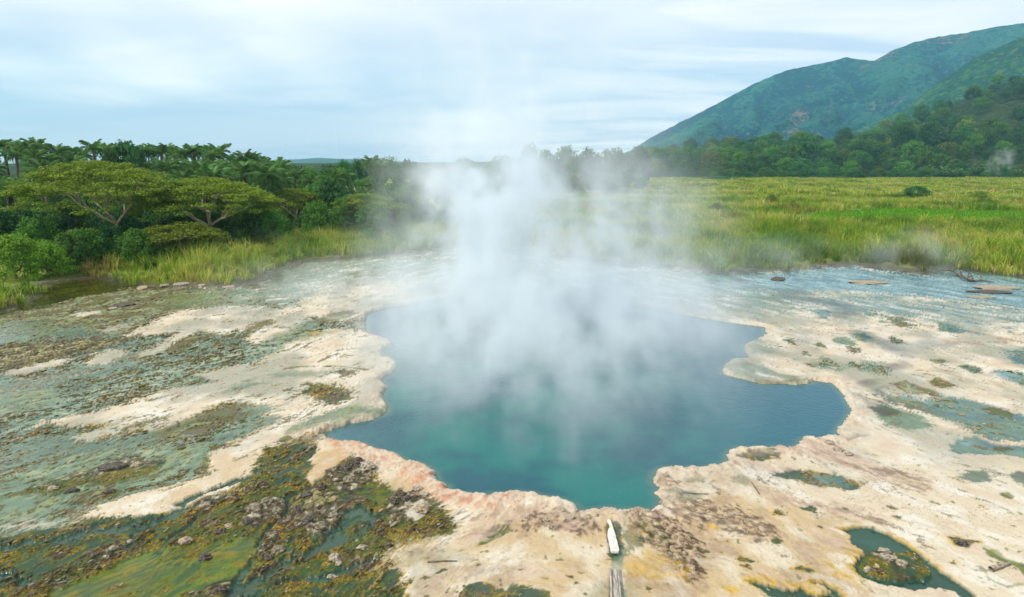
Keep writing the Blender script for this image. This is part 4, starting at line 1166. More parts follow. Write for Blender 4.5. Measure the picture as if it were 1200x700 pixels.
for (u, v, d, w, k, lab) in [
    (12, 268, 47, 84, "bush_fresh", "bright green leafy bush at the dark water on the far left"),
    (52, 276, 48, 62, "bush_fresh", "second bright green bush beside the dark water"),
    (38, 248, 54, 70, "bush", "green bush behind the bright bushes at the dark water"),
    (-10, 235, 56, 90, "bush_dark", "dark bush cut by the left edge above the bright bush"),
    (95, 262, 52, 60, "bush", "green bush under the left end of the acacia canopy"),
    (125, 258, 54, 60, "bush_dark", "dark bush at the foot of the pale acacia trunk"),
    (158, 262, 52, 60, "bush", "leafy bush right of the pale acacia trunk"),
    (190, 264, 54, 60, "bush_olive", "olive bush below the join of the two acacias"),
    (222, 268, 56, 60, "bush", "green bush under the second acacia"),
    (255, 272, 60, 56, "bush_dark", "dark bush under the right side of the second acacia"),
    (285, 262, 66, 56, "bush", "bush at the right end of the acacia canopy"),
    (320, 256, 72, 60, "bush_dark", "dark bush between the acacia and the reeds"),
    (70, 248, 60, 60, "bush_dark", "dark bush in shade behind the left acacia limbs"),
    (150, 240, 64, 80, "bush_dark", "dark undergrowth bush behind the acacia trunk"),
    (210, 245, 66, 80, "bush_dark", "dark undergrowth bush between the two acacias"),
    (265, 248, 70, 70, "bush_dark", "dark undergrowth bush behind the second acacia"),
    (655, 232, 130, 38, "bush_dark", "dark bush in the grass just right of the steam column"),
    (850, 243, 100, 28, "bush_olive", "olive bush in the grass above the small pond"),
    (1074, 216, 150, 42, "bush_dark", "dark rounded bush standing alone in the open grass"),
    (840, 236, 108, 20, "bush_olive", "small scrubby bush left of the small pond"),
    (843, 206, 300, 56, "bush_dark", "low dark green thicket on the far grass edge left of the wood"),
    (1004, 199, 320, 30, "bush_dark", "small dark bush at the far edge of the grass in the middle"),
    (1150, 222, 140, 22, "bush_olive", "small olive bush in the open grass right of the dark rounded bush"),
    (905, 226, 125, 20, "bush_olive", "small olive bush in the grass behind the little pond"),
    (985, 262, 75, 26, "bush", "small green bush in the tall grass below the bright lawn"),
    (640, 352, 0, 0, None, None)]:
    if k: at(k, u, v, d, w, lab, None, "bush", "bush")

# ------------------------------------------------------------------ acacias: pale forking limbs under flat layered crowns
def acacia(name, x, y, height, rx, ry, label, seed, lean=0.1, n_main=5, leaf=0.085, clumps=170, skirt=0.28):
    r = np.random.default_rng(seed)
    o = root(name, (x, y, 0), label, "acacia tree")
    parts, tips = [], []
    def top(px, py):
        q2 = min(1.0, (px / rx) ** 2 + (py / ry) ** 2)
        return height * (1 - skirt * q2 ** 1.1) - 0.35
    def grow(p, tgt, rad, lev):
        k = 6; path, rr = [p], [rad]
        for i in range(1, k + 1):
            t = i / k
            b = p + (tgt - p) * np.array([t ** 0.85, t ** 0.85, t ** 1.05]) + r.normal(0, 0.10, 3) * np.linalg.norm(tgt - p) * 0.3 * math.sin(math.pi * t)
            path.append(b); rr.append(rad * (1 - 0.55 * t))
        parts.append(tube(path, rr, 6 if lev < 2 else 4))
        if lev >= 3:
            tips.append(path[-1]); return
        for j in range(3 if lev < 2 else 3):
            s = path[r.integers(3, 7)] if j else path[-1]
            dirx = (tgt - p) * 0.45 + r.normal(0, 1, 3) * np.array([rx, ry, 0]) * (0.30 if lev < 2 else 0.17)
            e = s + dirx
            q2 = (e[0] / rx) ** 2 + (e[1] / ry) ** 2
            if q2 > 1: e[:2] /= math.sqrt(q2)
            zt = top(e[0], e[1])
            e[2] = s[2] + (zt - s[2]) * (0.62 if lev < 2 else 0.95)
            grow(s, e, rad * 0.52, lev + 1)
    fork = np.array([lean * height * 0.30, 0, height * 0.36])
    base = tube([(0, 0, -0.1), (lean * 0.6, 0, height * 0.10), (lean * 1.6, 0.1, height * 0.2), tuple(fork)], [0.24, 0.20, 0.17, 0.16], 8)
    for i in range(n_main):
        a = 2 * math.pi * (i + r.uniform(-0.2, 0.2)) / n_main
        tg = np.array([math.cos(a) * rx * 0.48, math.sin(a) * ry * 0.48, height * r.uniform(0.62, 0.78)])
        grow(fork, tg, 0.11, 1)
    tv, tf = join([base]); link("trunk", mesh("acacia_trunk", tv, tf, M_pale, None, True), o)
    tv, tf = join(parts); link("limbs", mesh("acacia_limbs", tv, tf, M_pale, None, True), o)
    # leaf sprays in thin plates, more and brighter towards the top
    P, N, Tn = [], [], []
    for i in range(clumps):
        if i < len(tips):
            c = tips[i] + np.array([0, 0, 0.15])
        else:
            a, rr = r.uniform(0, 2 * math.pi), math.sqrt(r.uniform(0, 1))
            c = np.array([math.cos(a) * rr * rx, math.sin(a) * rr * ry, 0])
            lobe = 1 + 0.07 * math.sin(a * 4 + seed)
            c[:2] *= lobe
            c[2] = top(c[0] / lobe, c[1] / lobe) + 0.35 - (r.uniform(0, 1) ** 1.9) * height * 0.24
        k = 120
        w = r.uniform(0.5, 1.05)
        d = r.normal(0, 1, (k, 3)); d /= np.linalg.norm(d, axis=1)[:, None]
        p = c + d * (r.uniform(0.1, 1, k) ** 0.5)[:, None] * np.array([w, w, 0.20])
        P.append(p); N.append(d * 0.3 + np.array([0, 0, 1.0]))
        Tn.append(np.clip(r.uniform(0, 0.6) + r.uniform(0, 0.5, k), 0, 1))
    P, N, Tn = np.concatenate(P), np.concatenate(N), np.concatenate(Tn)
    V_, F_ = quads_at(P, N, leaf, 0.5, seed)
    link("crown", mesh("acacia_crown", V_, F_, M_acac, None, False, {"tint": Tn.repeat(4)}), o)
    return o


acacia("acacia_tree", ux(118, 58, 4), 58, vz(190, 58), 6.6, 5.4, "wide flat-topped acacia with pale forking trunk showing, left of the pair", 5, 0.5, 6, clumps=380)
acacia("acacia_tree", ux(238, 61, 4), 61, vz(209, 61), 6.2, 5.2, "flat-topped acacia with a thin grey trunk, right of the pair and lower", 9, 0.2, 6, clumps=340)
acacia("acacia_tree", ux(428, 78, 4), 78, vz(227, 78), 4.0, 3.2, "small flat-topped acacia on the wood edge near the steam", 14, 0.1, 5, clumps=130)
acacia("acacia_tree", ux(205, 54, 3), 55, vz(262, 55), 3.0, 2.6, "low spreading acacia shrub in front of the second acacia", 19, -0.1, 4, clumps=90)
acacia("acacia_tree", ux(345, 78, 3), 78, vz(222, 78), 3.6, 3.0, "thin olive acacia standing in the wood above the reeds", 23, 0.1, 4, clumps=90)

# ------------------------------------------------------------------ wood beyond the plain: middle and right
random.seed(23)
for (u, v, d, w, k, lab) in [
    (545, 183, 150, 60, "far_dark", "dark tree glimpsed behind the thick steam column"),
    (590, 180, 175, 50, "far_round", "tree dimmed by steam at the left of the middle wood"),
    (621, 166, 185, 34, "far_dark", "tall narrow dark tree just right of the main steam column"),
    (640, 172, 188, 30, "far_dark", "dark tree beside the tall one right of the steam column"),
    (664, 168, 190, 38, "far_round", "round topped tree in the middle wood behind thin steam"),
    (690, 172, 195, 40, "far_dark", "second round tree in the middle wood behind thin steam"),
    (720, 170, 205, 40, "far_round", "tree under the second steam veil in the middle wood"),
    (748, 168, 215, 40, "far_dark", "tree behind the second steam veil near the mountain foot"),
    (640, 198, 165, 40, "far_round", "low green tree at the grass edge in the middle wood"),
    (672, 200, 165, 44, "far_olive", "low olive tree at the grass edge in the middle wood"),
    (705, 200, 175, 46, "far_round", "broad low tree at the grass edge under thin steam"),
    (740, 200, 190, 44, "far_dark", "low dark tree at the grass edge under thin steam"),
    (600, 205, 150, 50, "far_round", "low tree hidden in the steam behind the pool"),
    (560, 215, 140, 50, "far_round", "green tree low behind the main steam column"),
]:
    at(k, u, v, d, w, lab, low=0.08)


def slope_tree(kind, u, y, size, label, group=None, low=0.12, hfac=0.85, wf=1.0):
    x = ux(u, y, 10.0); z = foot_z(x, y)
    x = ux(u, y, z)
    return plant(kind, x, y, z - 0.3, size * hfac, size * wf, label, "broadleaf_tree", "tree", group, low)


slope_tree("far_dark", 803, 352, 13.5, "dark round tree at the left end of the wood under the mountain", hfac=1.25)
slope_tree("far_olive", 832, 380, 12, "brownish crowned tree beside the dark round tree under the mountain", hfac=1.1)
slope_tree("far_dark", 870, 460, 11, "small tree on the wood skyline below the mountain flank")
slope_tree("far_dark", 946, 430, 17, "dark spreading tree breaking the wood skyline below the mountain", hfac=1.15, wf=1.15)
slope_tree("far_dark", 1056, 420, 17, "big dark tree with a pale trunk showing in the wood", hfac=1.35, low=0.45)
slope_tree("far_dark", 1088, 430, 18, "very dark broad tree right of the tree with the pale trunk", hfac=1.1)
slope_tree("far_dark", 1075, 450, 16, "dark tree between the two large ones on the slope")
slope_tree("far_olive", 1036, 470, 13, "yellowish crown beside the big dark trees on the slope")
slope_tree("far_olive", 1130, 450, 15, "olive brown tree on the slope right of the dark trees", hfac=1.0)
slope_tree("far_dark", 1138, 600, 14, "dark tree on the sloping skyline of the wood")
slope_tree("far_dark", 1196, 560, 15, "dark tree at the right edge above the open slope")
kinds = ["far_dark", "far_round", "far_round", "far_dark", "far_dark", "far_round", "far_dark", "far_round", "far_olive"]
cnt = 0
tries = 0
placed = []
while cnt < 215 and tries < 6000:
    tries += 1
    u = random.uniform(755, 1235)
    row = random.random()
    y = 345 + 300 * row ** 1.1
    # the open grassy band on the slope at the right stays clear
    x = ux(u, y, foot_z(ux(u, y, 10), y)); z = foot_z(x, y)
    vtop = 350 + FOC * math.tan(math.atan((H_CAM - z) / y) - PITCH)
    if u > 1120 and 118 < vtop < 150 and random.random() < 0.85: continue
    if u > 1085 and 100 < vtop < 128 and random.random() < 0.4: continue
    size = random.uniform(9, 15) * (1.0 if y > 380 else 0.8)
    if any((x - a) ** 2 + (y - b) ** 2 < (0.36 * (size + s_)) ** 2 for a, b, s_ in placed): continue
    placed.append((x, y, size))
    band = "low" if y < 420 else "middle" if y < 530 else "upper"
    lab = {"low": "round green tree among the many low on the wooded slope", "middle": "round tree among the many half way up the wooded slope",
           "upper": "distant tree among the many high on the wooded slope"}[band]
    o = plant(random.choice(kinds), x, y, z - 0.3, size * random.uniform(0.75, 1.0), size, lab, "broadleaf_tree", "tree", "trees %s on the wooded slope" % band, 0.12)
    cnt += 1
for i in range(46):
    u = 770 + i * 10.2 + random.uniform(-6, 6); y = random.uniform(328, 350)
    s_ = random.uniform(5.5, 9.5)
    plant(random.choice(["bush", "bush_dark", "bush", "bush_dark"]), ux(u, y, 2), y, 0, s_ * 0.62, s_ * 1.2, "low bush in the row where the far wood meets the grass", "bush", "bush", "bushes along the foot of the far wood")
for i in range(12):
    u = 1085 + i * 10 + random.uniform(-4, 4); y = random.uniform(330, 345)
    palm(ux(u, y, 3), y, random.uniform(4.5, 7), "short palm at the foot of the far wood, %s from the left" % ORD[i], "short palms at the foot of the far wood", 3.0, 12)
# ------------------------------------------------------------------ reeds and tall grass
m_reed, q, out = material("reed_blades")
ca = attr(q, "col")
b_ = principled(q, None, ca, 0.6, spec=0.2)
tr = q.n("ShaderNodeBsdfTranslucent"); q.put(tr.inputs[0], ca)
mx = q.n("ShaderNodeMixShader"); mx.inputs[0].default_value = 0.35
q.t.links.new(b_.outputs[0], mx.inputs[1]); q.t.links.new(tr.outputs[0], mx.inputs[2]); q.t.links.new(mx.outputs[0], out.inputs[0])


def blades(X_, Y_, Z_, hgt_, wid_, lean_, colr, seed):
    r = np.random.default_rng(seed); k = len(X_)
    a = r.uniform(0, 2 * np.pi, k); face = r.uniform(-0.9, 0.9, k)
    lx, ly = np.cos(a) * lean_, np.sin(a) * lean_
    sx, sy = np.cos(face) * wid_, np.sin(face) * wid_
    P0 = np.stack([X_, Y_, Z_], -1)
    mid = P0 + np.stack([lx * 0.28, ly * 0.28, hgt_ * 0.58], -1)
    tip = P0 + np.stack([lx, ly, hgt_ * (1 - 0.18 * np.clip(lean_ / hgt_, 0, 1.5))], -1)
    S = np.stack([sx, sy, np.zeros(k)], -1)
    V = np.stack([P0 - S * 0.6, P0 + S * 0.6, mid + S, mid - S, tip], 1).reshape(-1, 3)
    b = np.arange(k)[:, None] * 5
    Fq = b + np.array([[0, 1, 2, 3]]); Ft = b + np.array([[3, 2, 4]])
    c = np.repeat(colr[:, None, :], 5, 1)
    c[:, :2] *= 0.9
    return V, Fq, Ft, c.reshape(-1, 3)


def reed_colour(x, y, r, gold=0.0):
    k = len(x)
    f = fbm(x * 0.12, y * 0.07, 4, 301) + r.normal(0, 0.28, k) + gold
    g1, g2, g3, g4 = lin((90, 134, 36)), lin((142, 168, 52)), lin((180, 186, 82)), lin((192, 178, 112))
    w1, w2, w3 = sst(-0.6, 0.0, f)[:, None], sst(0.0, 0.45, f)[:, None], sst(0.55, 0.9, f)[:, None]
    c = g1 * (1 - w1) + g2 * w1
    c = c * (1 - w2) + g3 * w2
    c = c * (1 - w3) + g4 * w3
    br_ = sst(0.32, 0.55, fbm(x * 0.09 + 5, y * 0.05, 4, 337))[:, None]
    c = c * (1 - 0.65 * br_) + lin((158, 132, 78)) * 0.65 * br_
    dk = sst(0.15, 0.5, fbm(x * 0.09, y * 0.05, 4, 333))[:, None]
    c = c * (1 - 0.62 * dk) + lin((60, 98, 34)) * 0.62 * dk
    return c * r.uniform(0.7, 1.05, k)[:, None]


def in_frame(x, y, m=0.06):
    f = y * math.cos(PITCH) + H_CAM * math.sin(PITCH)
    return np.abs(x / f) < 0.74 + m


def field(name, label, y0, y1, x0, x1, dens, tuft_r, nb, h_rng, w_, seed, gold=0.0, mask=None, lean=0.55, hn=0.35):
    r = np.random.default_rng(seed)
    area = (y1 - y0) * (x1 - x0)
    k = int(area * dens)
    x, y = r.uniform(x0, x1, k), r.uniform(y0, y1, k)
    keep = in_frame(x, y)
    s = sdf_poly(x, y, SHORE)
    keep &= s < -0.4 + 1.9 * fbm(x * 0.22, y * 0.30, 3, 305)
    keep &= sdf_poly(x, y, POND) > 0.3
    ldd = sdf_poly(x, y, LAWN)
    keep &= (ldd > 0)
    if mask is not None: keep &= mask(x, y)
    # clumpy growth
    cl = fbm(x * 0.25, y * 0.25, 3, 307)
    keep &= r.uniform(size=k) < 0.5 + 1.5 * (cl + 0.2)
    x, y = x[keep], y[keep]
    hh = r.uniform(*h_rng, len(x)) * np.clip(1 + hn * 1.8 * fbm(x * 0.16, y * 0.10, 4, 309), 0.35, 1.9)
    hh = hh * (0.45 + 0.55 * sst(0.0, 3.5, -s[keep] + 1.5 * fbm(x * 0.3, y * 0.3, 2, 311)))
    cc = reed_colour(x, y, r, gold)
    X_ = np.repeat(x, nb) + r.normal(0, tuft_r, len(x) * nb)
    Y_ = np.repeat(y, nb) + r.normal(0, tuft_r, len(x) * nb)
    H_ = np.repeat(hh, nb) * r.uniform(0.6, 1.1, len(X_))
    C_ = np.repeat(cc, nb, 0) * r.uniform(0.8, 1.2, len(X_))[:, None]
    L_ = H_ * np.abs(r.normal(0, lean, len(X_)))
    Z_ = np.full(len(X_), 0.0)
    V_, Fq, Ft, c_ = blades(X_, Y_, Z_, H_, np.full(len(X_), w_) * r.uniform(0.6, 1.3, len(X_)), L_, C_, seed + 1)
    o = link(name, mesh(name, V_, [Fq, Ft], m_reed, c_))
    tag(o, label, kind="stuff")
    return len(X_)


nn = 0
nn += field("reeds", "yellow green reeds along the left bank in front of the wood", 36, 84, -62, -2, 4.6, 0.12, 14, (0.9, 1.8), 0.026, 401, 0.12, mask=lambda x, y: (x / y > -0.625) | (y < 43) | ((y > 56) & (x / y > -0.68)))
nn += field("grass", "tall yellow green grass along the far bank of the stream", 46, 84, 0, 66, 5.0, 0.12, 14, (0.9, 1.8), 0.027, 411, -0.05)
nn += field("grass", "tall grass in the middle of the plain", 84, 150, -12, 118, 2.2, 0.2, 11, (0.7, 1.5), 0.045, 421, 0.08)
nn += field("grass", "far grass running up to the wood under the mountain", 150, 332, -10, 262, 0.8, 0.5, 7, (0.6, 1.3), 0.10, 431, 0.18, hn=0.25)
# short bright turf on the lawn
r_ = np.random.default_rng(5)
LP = np.array(LAWN); k = 26000
x_, y_ = r_.uniform(LP[:, 0].min(), min(LP[:, 0].max(), 95), k), r_.uniform(LP[:, 1].min(), LP[:, 1].max(), k)
kp = sdf_poly(x_, y_, LAWN) < 0
x_, y_ = x_[kp], y_[kp]
cc = lin((104, 160, 24)) * r_.uniform(0.6, 1.0, len(x_))[:, None]
V_, Fq, Ft, c_ = blades(x_, y_, np.zeros(len(x_)), r_.uniform(0.12, 0.35, len(x_)), np.full(len(x_), 0.05), np.full(len(x_), 0.1), cc, 7)
tag(link("lawn_grass", mesh("lawn_grass", V_, [Fq, Ft], m_reed, c_)), "short bright green grass in the open patch of the plain", kind="stuff")
nn += len(x_)
print("blades", nn)
# ------------------------------------------------------------------ steam: density fields written into voxel grids
def steam_mat(name, dens, aniso=0.0):
    m, q, out = material(name)
    pv = q.n("ShaderNodeVolumePrincipled")
    pv.inputs["Color"].default_value = (0.89, 0.955, 1.0, 1)
    pv.inputs["Density"].default_value = dens
    pv.inputs["Density Attribute"].default_value = "density"
    pv.inputs["Anisotropy"].default_value = aniso
    q.t.links.new(pv.outputs[0], out.inputs["Volume"])
    return m


def steam_object(name, lo, hi, res, build, mat, label):
    gt = bpy.data.node_groups.new(name + "_field", "GeometryNodeTree")
    gt.interface.new_socket("Geometry", in_out="OUTPUT", socket_type="NodeSocketGeometry")
    q = NG(gt)
    go = q.n("NodeGroupOutput")
    vc = q.n("GeometryNodeVolumeCube")
    vc.inputs["Min"].default_value = lo; vc.inputs["Max"].default_value = hi
    for k, v in zip(("Resolution X", "Resolution Y", "Resolution Z"), res): vc.inputs[k].default_value = v
    pos = q.n("GeometryNodeInputPosition").outputs[0]
    q.put(vc.inputs["Density"], build(q, pos))
    sm = q.n("GeometryNodeSetMaterial"); sm.inputs["Material"].default_value = mat
    gt.links.new(vc.outputs[0], sm.inputs[0]); gt.links.new(sm.outputs[0], go.inputs[0])
    x0, y0, z0 = lo; x1, y1, z1 = hi
    bv = np.array([(x, y, z) for x in (x0, x1) for y in (y0, y1) for z in (z0, z1)], float)
    o = link(name, mesh(name, bv, hf, mat))
    md = o.modifiers.new("steam_field", "NODES"); md.node_group = gt
    return tag(o, label, kind="stuff")


def plume(q, pos):
    x, y, z = q.sep(pos)
    def nz(sx, sy, sz, sc, det=4.0, rough=0.55, off=0.0, dist=0.0):
        v = q.comb(q.mul(x, sx), q.mul(y, sy), q.add(q.mul(z, sz), off))
        return q.noise(v, sc, det, rough, dist)
    n1 = nz(1, 0.5, 0.55, 0.16, 3, 0.5, 3.0)
    n2 = nz(1, 0.38, 0.75, 0.42, 5, 0.6, 11.0, 0.6)
    n3 = nz(1, 0.35, 0.85, 1.1, 4, 0.6, 23.0, 0.4)
    wx = q.mul(q.sub(n1, 0.5), 7.0)
    wx2 = q.mul(q.sub(n2, 0.5), 2.6)
    bil = q.ramp(q.add(q.mul(n2, 0.6), q.mul(n3, 0.4)), 0.43, 0.60)
    zs = q.m("MINIMUM", q.div(z, 10.0), 2.2)
    def gauss(d2): return q.m("EXPONENT", q.mul(d2, -1.0))
    def column(cx0, cxz, cy0, r0, rz, amp, ztop, zfade, zlow=None, wob=1.0):
        cxx = q.add(cx0, q.mul(z, cxz))
        dx_ = q.sub(q.add(x, q.mul(q.mul(wx, wob), q.m("MINIMUM", zs, 1.0))), cxx)
        dx_ = q.add(dx_, q.mul(wx2, wob))
        dy_ = q.sub(q.add(y, wx2), cy0)
        rr = q.add(r0, q.mul(z, rz))
        d2 = q.div(q.add(q.mul(dx_, dx_), q.mul(q.mul(dy_, dy_), 0.9)), q.mul(rr, rr))
        f = q.mul(gauss(q.mul(d2, d2)), q.ramp(z, ztop, zfade, 1.0, 0.0))
        if zlow: f = q.mul(f, q.ramp(z, zlow[0], zlow[1]))
        return q.mul(q.mul(f, amp), q.add(0.12, q.mul(bil, 1.25)))
    a = column(-0.75, -0.02, 34.5, 2.4, 0.05, 0.68, 5.5, 11.5, None, 0.6)
    a2 = column(0.0, -0.06, 35.0, 3.6, 0.12, 0.085, 9.0, 24.0, (2.0, 6.0))
    b = column(4.4, 0.16, 36.0, 2.1, 0.06, 0.15, 4.5, 10.5)
    b2 = column(8.8, 0.15, 38.0, 1.7, 0.05, 0.06, 4.0, 8.0)
    c = column(-5.2, 0.07, 36.0, 1.9, 0.05, 0.09, 6.0, 10.0, (2.0, 5.0))
    # blanket over the water: thin in front, thick at the back
    ex, ey = q.div(q.sub(x, 1.6), 8.8), q.div(q.sub(y, 30.0), 12.5)
    foot = q.ramp(q.add(q.add(q.mul(ex, ex), q.mul(ey, ey)), q.mul(q.sub(n2, 0.5), 1.2)), 1.25, 0.35)
    back = q.ramp(y, 16.0, 40.0, 0.32, 1.0, False)
    back = q.mul(back, q.add(0.5, q.mul(q.ramp(y, 22.0, 36.0), 0.5)))
    lay = q.m("EXPONENT", q.mul(z, -0.36))
    bl2 = q.ramp(q.add(q.mul(n2, 0.6), q.mul(n3, 0.4)), 0.42, 0.60)
    d = q.mul(q.mul(q.mul(foot, back), lay), q.mul(q.add(0.06, bl2), 0.66))
    mid = q.mul(gauss(q.add(q.m("POWER", q.div(q.sub(x, 1.2), 4.5), 2.0), q.m("POWER", q.div(q.sub(y, 26.0), 7.0), 2.0))), q.m("EXPONENT", q.mul(z, -0.25)))
    d2 = q.mul(q.mul(mid, bil), 0.26)
    wisp = column(1.55, 0.02, 17.6, 0.30, 0.10, 0.20, 1.5, 4.5, None, 0.1)
    # thin mist drifting over the far bank
    mist = q.mul(q.mul(q.ramp(y, 33.0, 40.0), q.ramp(q.m("ABSOLUTE", q.sub(x, -3.0)), 20.0, 8.0)), q.mul(q.m("EXPONENT", q.mul(z, -0.55)), q.mul(bil, 0.11)))
    tot = q.add(q.add(q.add(a, a2), q.add(b, b2)), q.add(q.add(c, d), q.add(q.add(d2, wisp), mist)))
    tot = q.m("MAXIMUM", q.sub(tot, 0.005), 0.0)
    edge = q.mul(q.mul(q.ramp(q.m("ABSOLUTE", x), 22.5, 17.0), q.ramp(y, 49.5, 44.0)), q.mul(q.ramp(z, 23.5, 17.0), q.ramp(y, 15.1, 16.5)))
    return q.mul(tot, edge)


m_steam = steam_mat("steam", 1.0)
steam_object("steam", (-23, 15, -0.02), (23, 50, 24), (180, 140, 100), plume, m_steam,
             "white steam rising in columns and veils off the hot pool")


def puff(cx_, cy_, cz_, rx_, ry_, rz_, amp, sc, tilt=0.0):
    def f(q, pos):
        x, y, z = q.sep(pos)
        n2 = q.noise(pos, sc, 4, 0.6, 0.4)
        xx = q.sub(q.sub(x, cx_), q.mul(z, tilt))
        d = q.add(q.add(q.m("POWER", q.div(xx, rx_), 2.0), q.m("POWER", q.div(q.sub(y, cy_), ry_), 2.0)), q.m("POWER", q.div(q.sub(z, cz_), rz_), 2.0))
        return q.mul(q.mul(q.ramp(d, 1.0, 0.0), q.ramp(n2, 0.42, 0.62)), amp)
    return f


wx_, wy_ = gp(1075, 316)
steam_object("steam_wisp", (wx_ - 6, wy_ - 3, 0), (wx_ + 6, wy_ + 3, 4), (70, 40, 30), puff(wx_, wy_, 1.2, 5.5, 2.8, 2.6, 0.10, 0.5), m_steam,
             "faint steam wisp drifting over the grass on the far bank")
wx_, wy_ = gp(905, 322)
steam_object("steam_wisp", (wx_ - 8, wy_ - 3, 0), (wx_ + 8, wy_ + 3, 4), (70, 40, 30), puff(wx_, wy_, 1.0, 7.5, 2.8, 2.4, 0.08, 0.4), m_steam,
             "thin steam veil over the far stream beside the main plume")
hx_, hy_ = ux(1148, 345, 8), 330
m_smoke = steam_mat("smoke", 1.0)
steam_object("smoke", (hx_ - 12, hy_ - 8, 0), (hx_ + 12, hy_ + 8, 18), (60, 40, 50), puff(hx_ - 2, hy_, 8, 7, 6, 8.5, 0.07, 0.30, 0.25), m_smoke,
             "small pale puff of smoke in front of the far wood")
# ------------------------------------------------------------------ loose crust, rocks, planks, driftwood
def ico():
    t = (1 + 5 ** 0.5) / 2
    v = np.array([(-1, t, 0), (1, t, 0), (-1, -t, 0), (1, -t, 0), (0, -1, t), (0, 1, t), (0, -1, -t), (0, 1, -t), (t, 0, -1), (t, 0, 1), (-t, 0, -1), (-t, 0, 1)], float)
    f = np.array([(0, 11, 5), (0, 5, 1), (0, 1, 7), (0, 7, 10), (0, 10, 11), (1, 5, 9), (5, 11, 4), (11, 10, 2), (10, 7, 6), (7, 1, 8),
                  (3, 9, 4), (3, 4, 2), (3, 2, 6), (3, 6, 8), (3, 8, 9), (4, 9, 5), (2, 4, 11), (6, 2, 10), (8, 6, 7), (9, 8, 1)])
    return v / np.linalg.norm(v[0]), f


IV, IF = ico()


def subdiv(v, f):
    v = list(map(tuple, v)); cache = {}; nf = []
    def mid(a, b):
        k = (min(a, b), max(a, b))
        if k not in cache:
            p = (np.array(v[a]) + np.array(v[b])) / 2; p /= np.linalg.norm(p)
            v.append(tuple(p)); cache[k] = len(v) - 1
        return cache[k]
    for a, b, c in f:
        x, y, z = mid(a, b), mid(b, c), mid(c, a)
        nf += [(a, x, z), (b, y, x), (c, z, y), (x, y, z)]
    return np.array(v), np.array(nf)


def rock_mat(name, use_col=True, c0=(0.3, 0.28, 0.22), c1=(0.5, 0.48, 0.42), rough=0.8, s=18.0):
    m, q, out = material(name)
    tcn = q.n("ShaderNodeTexCoord"); geo = q.n("ShaderNodeNewGeometry")
    nz = q.noise(geo.outputs["Position"], s, 5.0, 0.65)
    if use_col:
        hs = q.n("ShaderNodeHueSaturation"); q.put(hs.inputs["Color"], attr(q, "col")); q.put(hs.inputs["Value"], q.add(0.6, q.mul(nz, 0.8)))
        c = hs.outputs[0]
    else:
        c = q.mix(q.ramp(nz, 0.35, 0.65), c0, c1)
    principled(q, out, c, rough, bump(q, nz, 0.7, 0.03), spec=0.3)
    return m


M_rockg = rock_mat("lichened_rock", False, (0.06, 0.055, 0.03), (0.30, 0.26, 0.18))
M_crumb = rock_mat("crust_crumbs", rough=0.62)
M_rockw = rock_mat("pale_rock", False, (0.12, 0.10, 0.07), (0.44, 0.38, 0.29))
M_rockd = rock_mat("dark_rock", False, (0.025, 0.022, 0.018), (0.13, 0.11, 0.085))
M_rockt = rock_mat("tan_rock", False, (0.20, 0.15, 0.09), (0.42, 0.35, 0.25))

r_ = np.random.default_rng(77)
# the field of crumbs: one per picked ground sample, weighted by how broken the crust is there
wgt = np.clip(algae_d, 0, 1) * np.clip(0.25 + 1.6 * n_hi + 0.9 * n_mid + 0.6 * n_fine, 0.02, 1.5) ** 1.3
wgt *= (Y < 50) & (np.abs(X) < 0.78 * Y + 1.5)
wgt = wgt / wgt.sum()
K = 9000
pick = r_.choice(n, K, replace=False, p=wgt)
px_, py_, pz_ = X[pick], Y[pick], hgt[pick]
size = py_ / 811.0 * r_.uniform(0.5, 1.5, K) * (1 + 1.0 * (r_.uniform(size=K) > 0.95))
left = px_ < 1.0
ang = np.where(left, math.atan2(1, 0.5), math.atan2(1, -0.45)) + r_.normal(0, 0.3, K)
dirs = IV[None] * (1 + r_.uniform(-0.25, 0.3, (K, 12, 1)))
dirs = dirs * np.stack([size * r_.uniform(1.2, 3.0, K), size * r_.uniform(0.6, 1.1, K), size * r_.uniform(0.25, 0.7, K)], -1)[:, None, :]
ca_, sa_ = np.cos(ang)[:, None], np.sin(ang)[:, None]
vx = dirs[..., 0] * ca_ - dirs[..., 1] * sa_ + px_[:, None]
vy = dirs[..., 0] * sa_ + dirs[..., 1] * ca_ + py_[:, None]
vz_ = dirs[..., 2] + (pz_ + size * 0.1)[:, None]
CV = np.stack([vx, vy, vz_], -1).reshape(-1, 3)
CF = (IF[None] + 12 * np.arange(K)[:, None, None]).reshape(-1, 3)
pal = np.array([C[k] for k in ("dark", "dark", "greyd", "brown", "olive", "olive", "ochre", "grey", "cream", "gold")])
right = px_ > 3
ci = r_.integers(0, len(pal), K)
cc_ = pal[ci]
basec = col[pick]
cc_ = 0.4 * cc_ + 0.6 * basec
cc_ = np.where((right & (r_.uniform(size=K) < 0.55))[:, None], np.array([C["tan"]]) * r_.uniform(0.5, 1.0, K)[:, None], cc_)
cr_ = link("crust_crumbs", mesh("crust_crumbs", CV, CF, M_crumb, np.repeat(cc_, 12, 0)))
tag(cr_, "broken crumbs of dark and ochre crust strewn over the algae beds", kind="stuff")

SV, SF = subdiv(*subdiv(IV, IF))


def ground_z(x, y):
    j = int(np.clip(np.searchsorted(YS, y), 1, NR - 1))
    xs = GX[j]; i = int(np.clip(np.searchsorted(xs, x), 1, NC - 1))
    return float(full_h[j - 1:j + 1, i - 1:i + 1].mean())


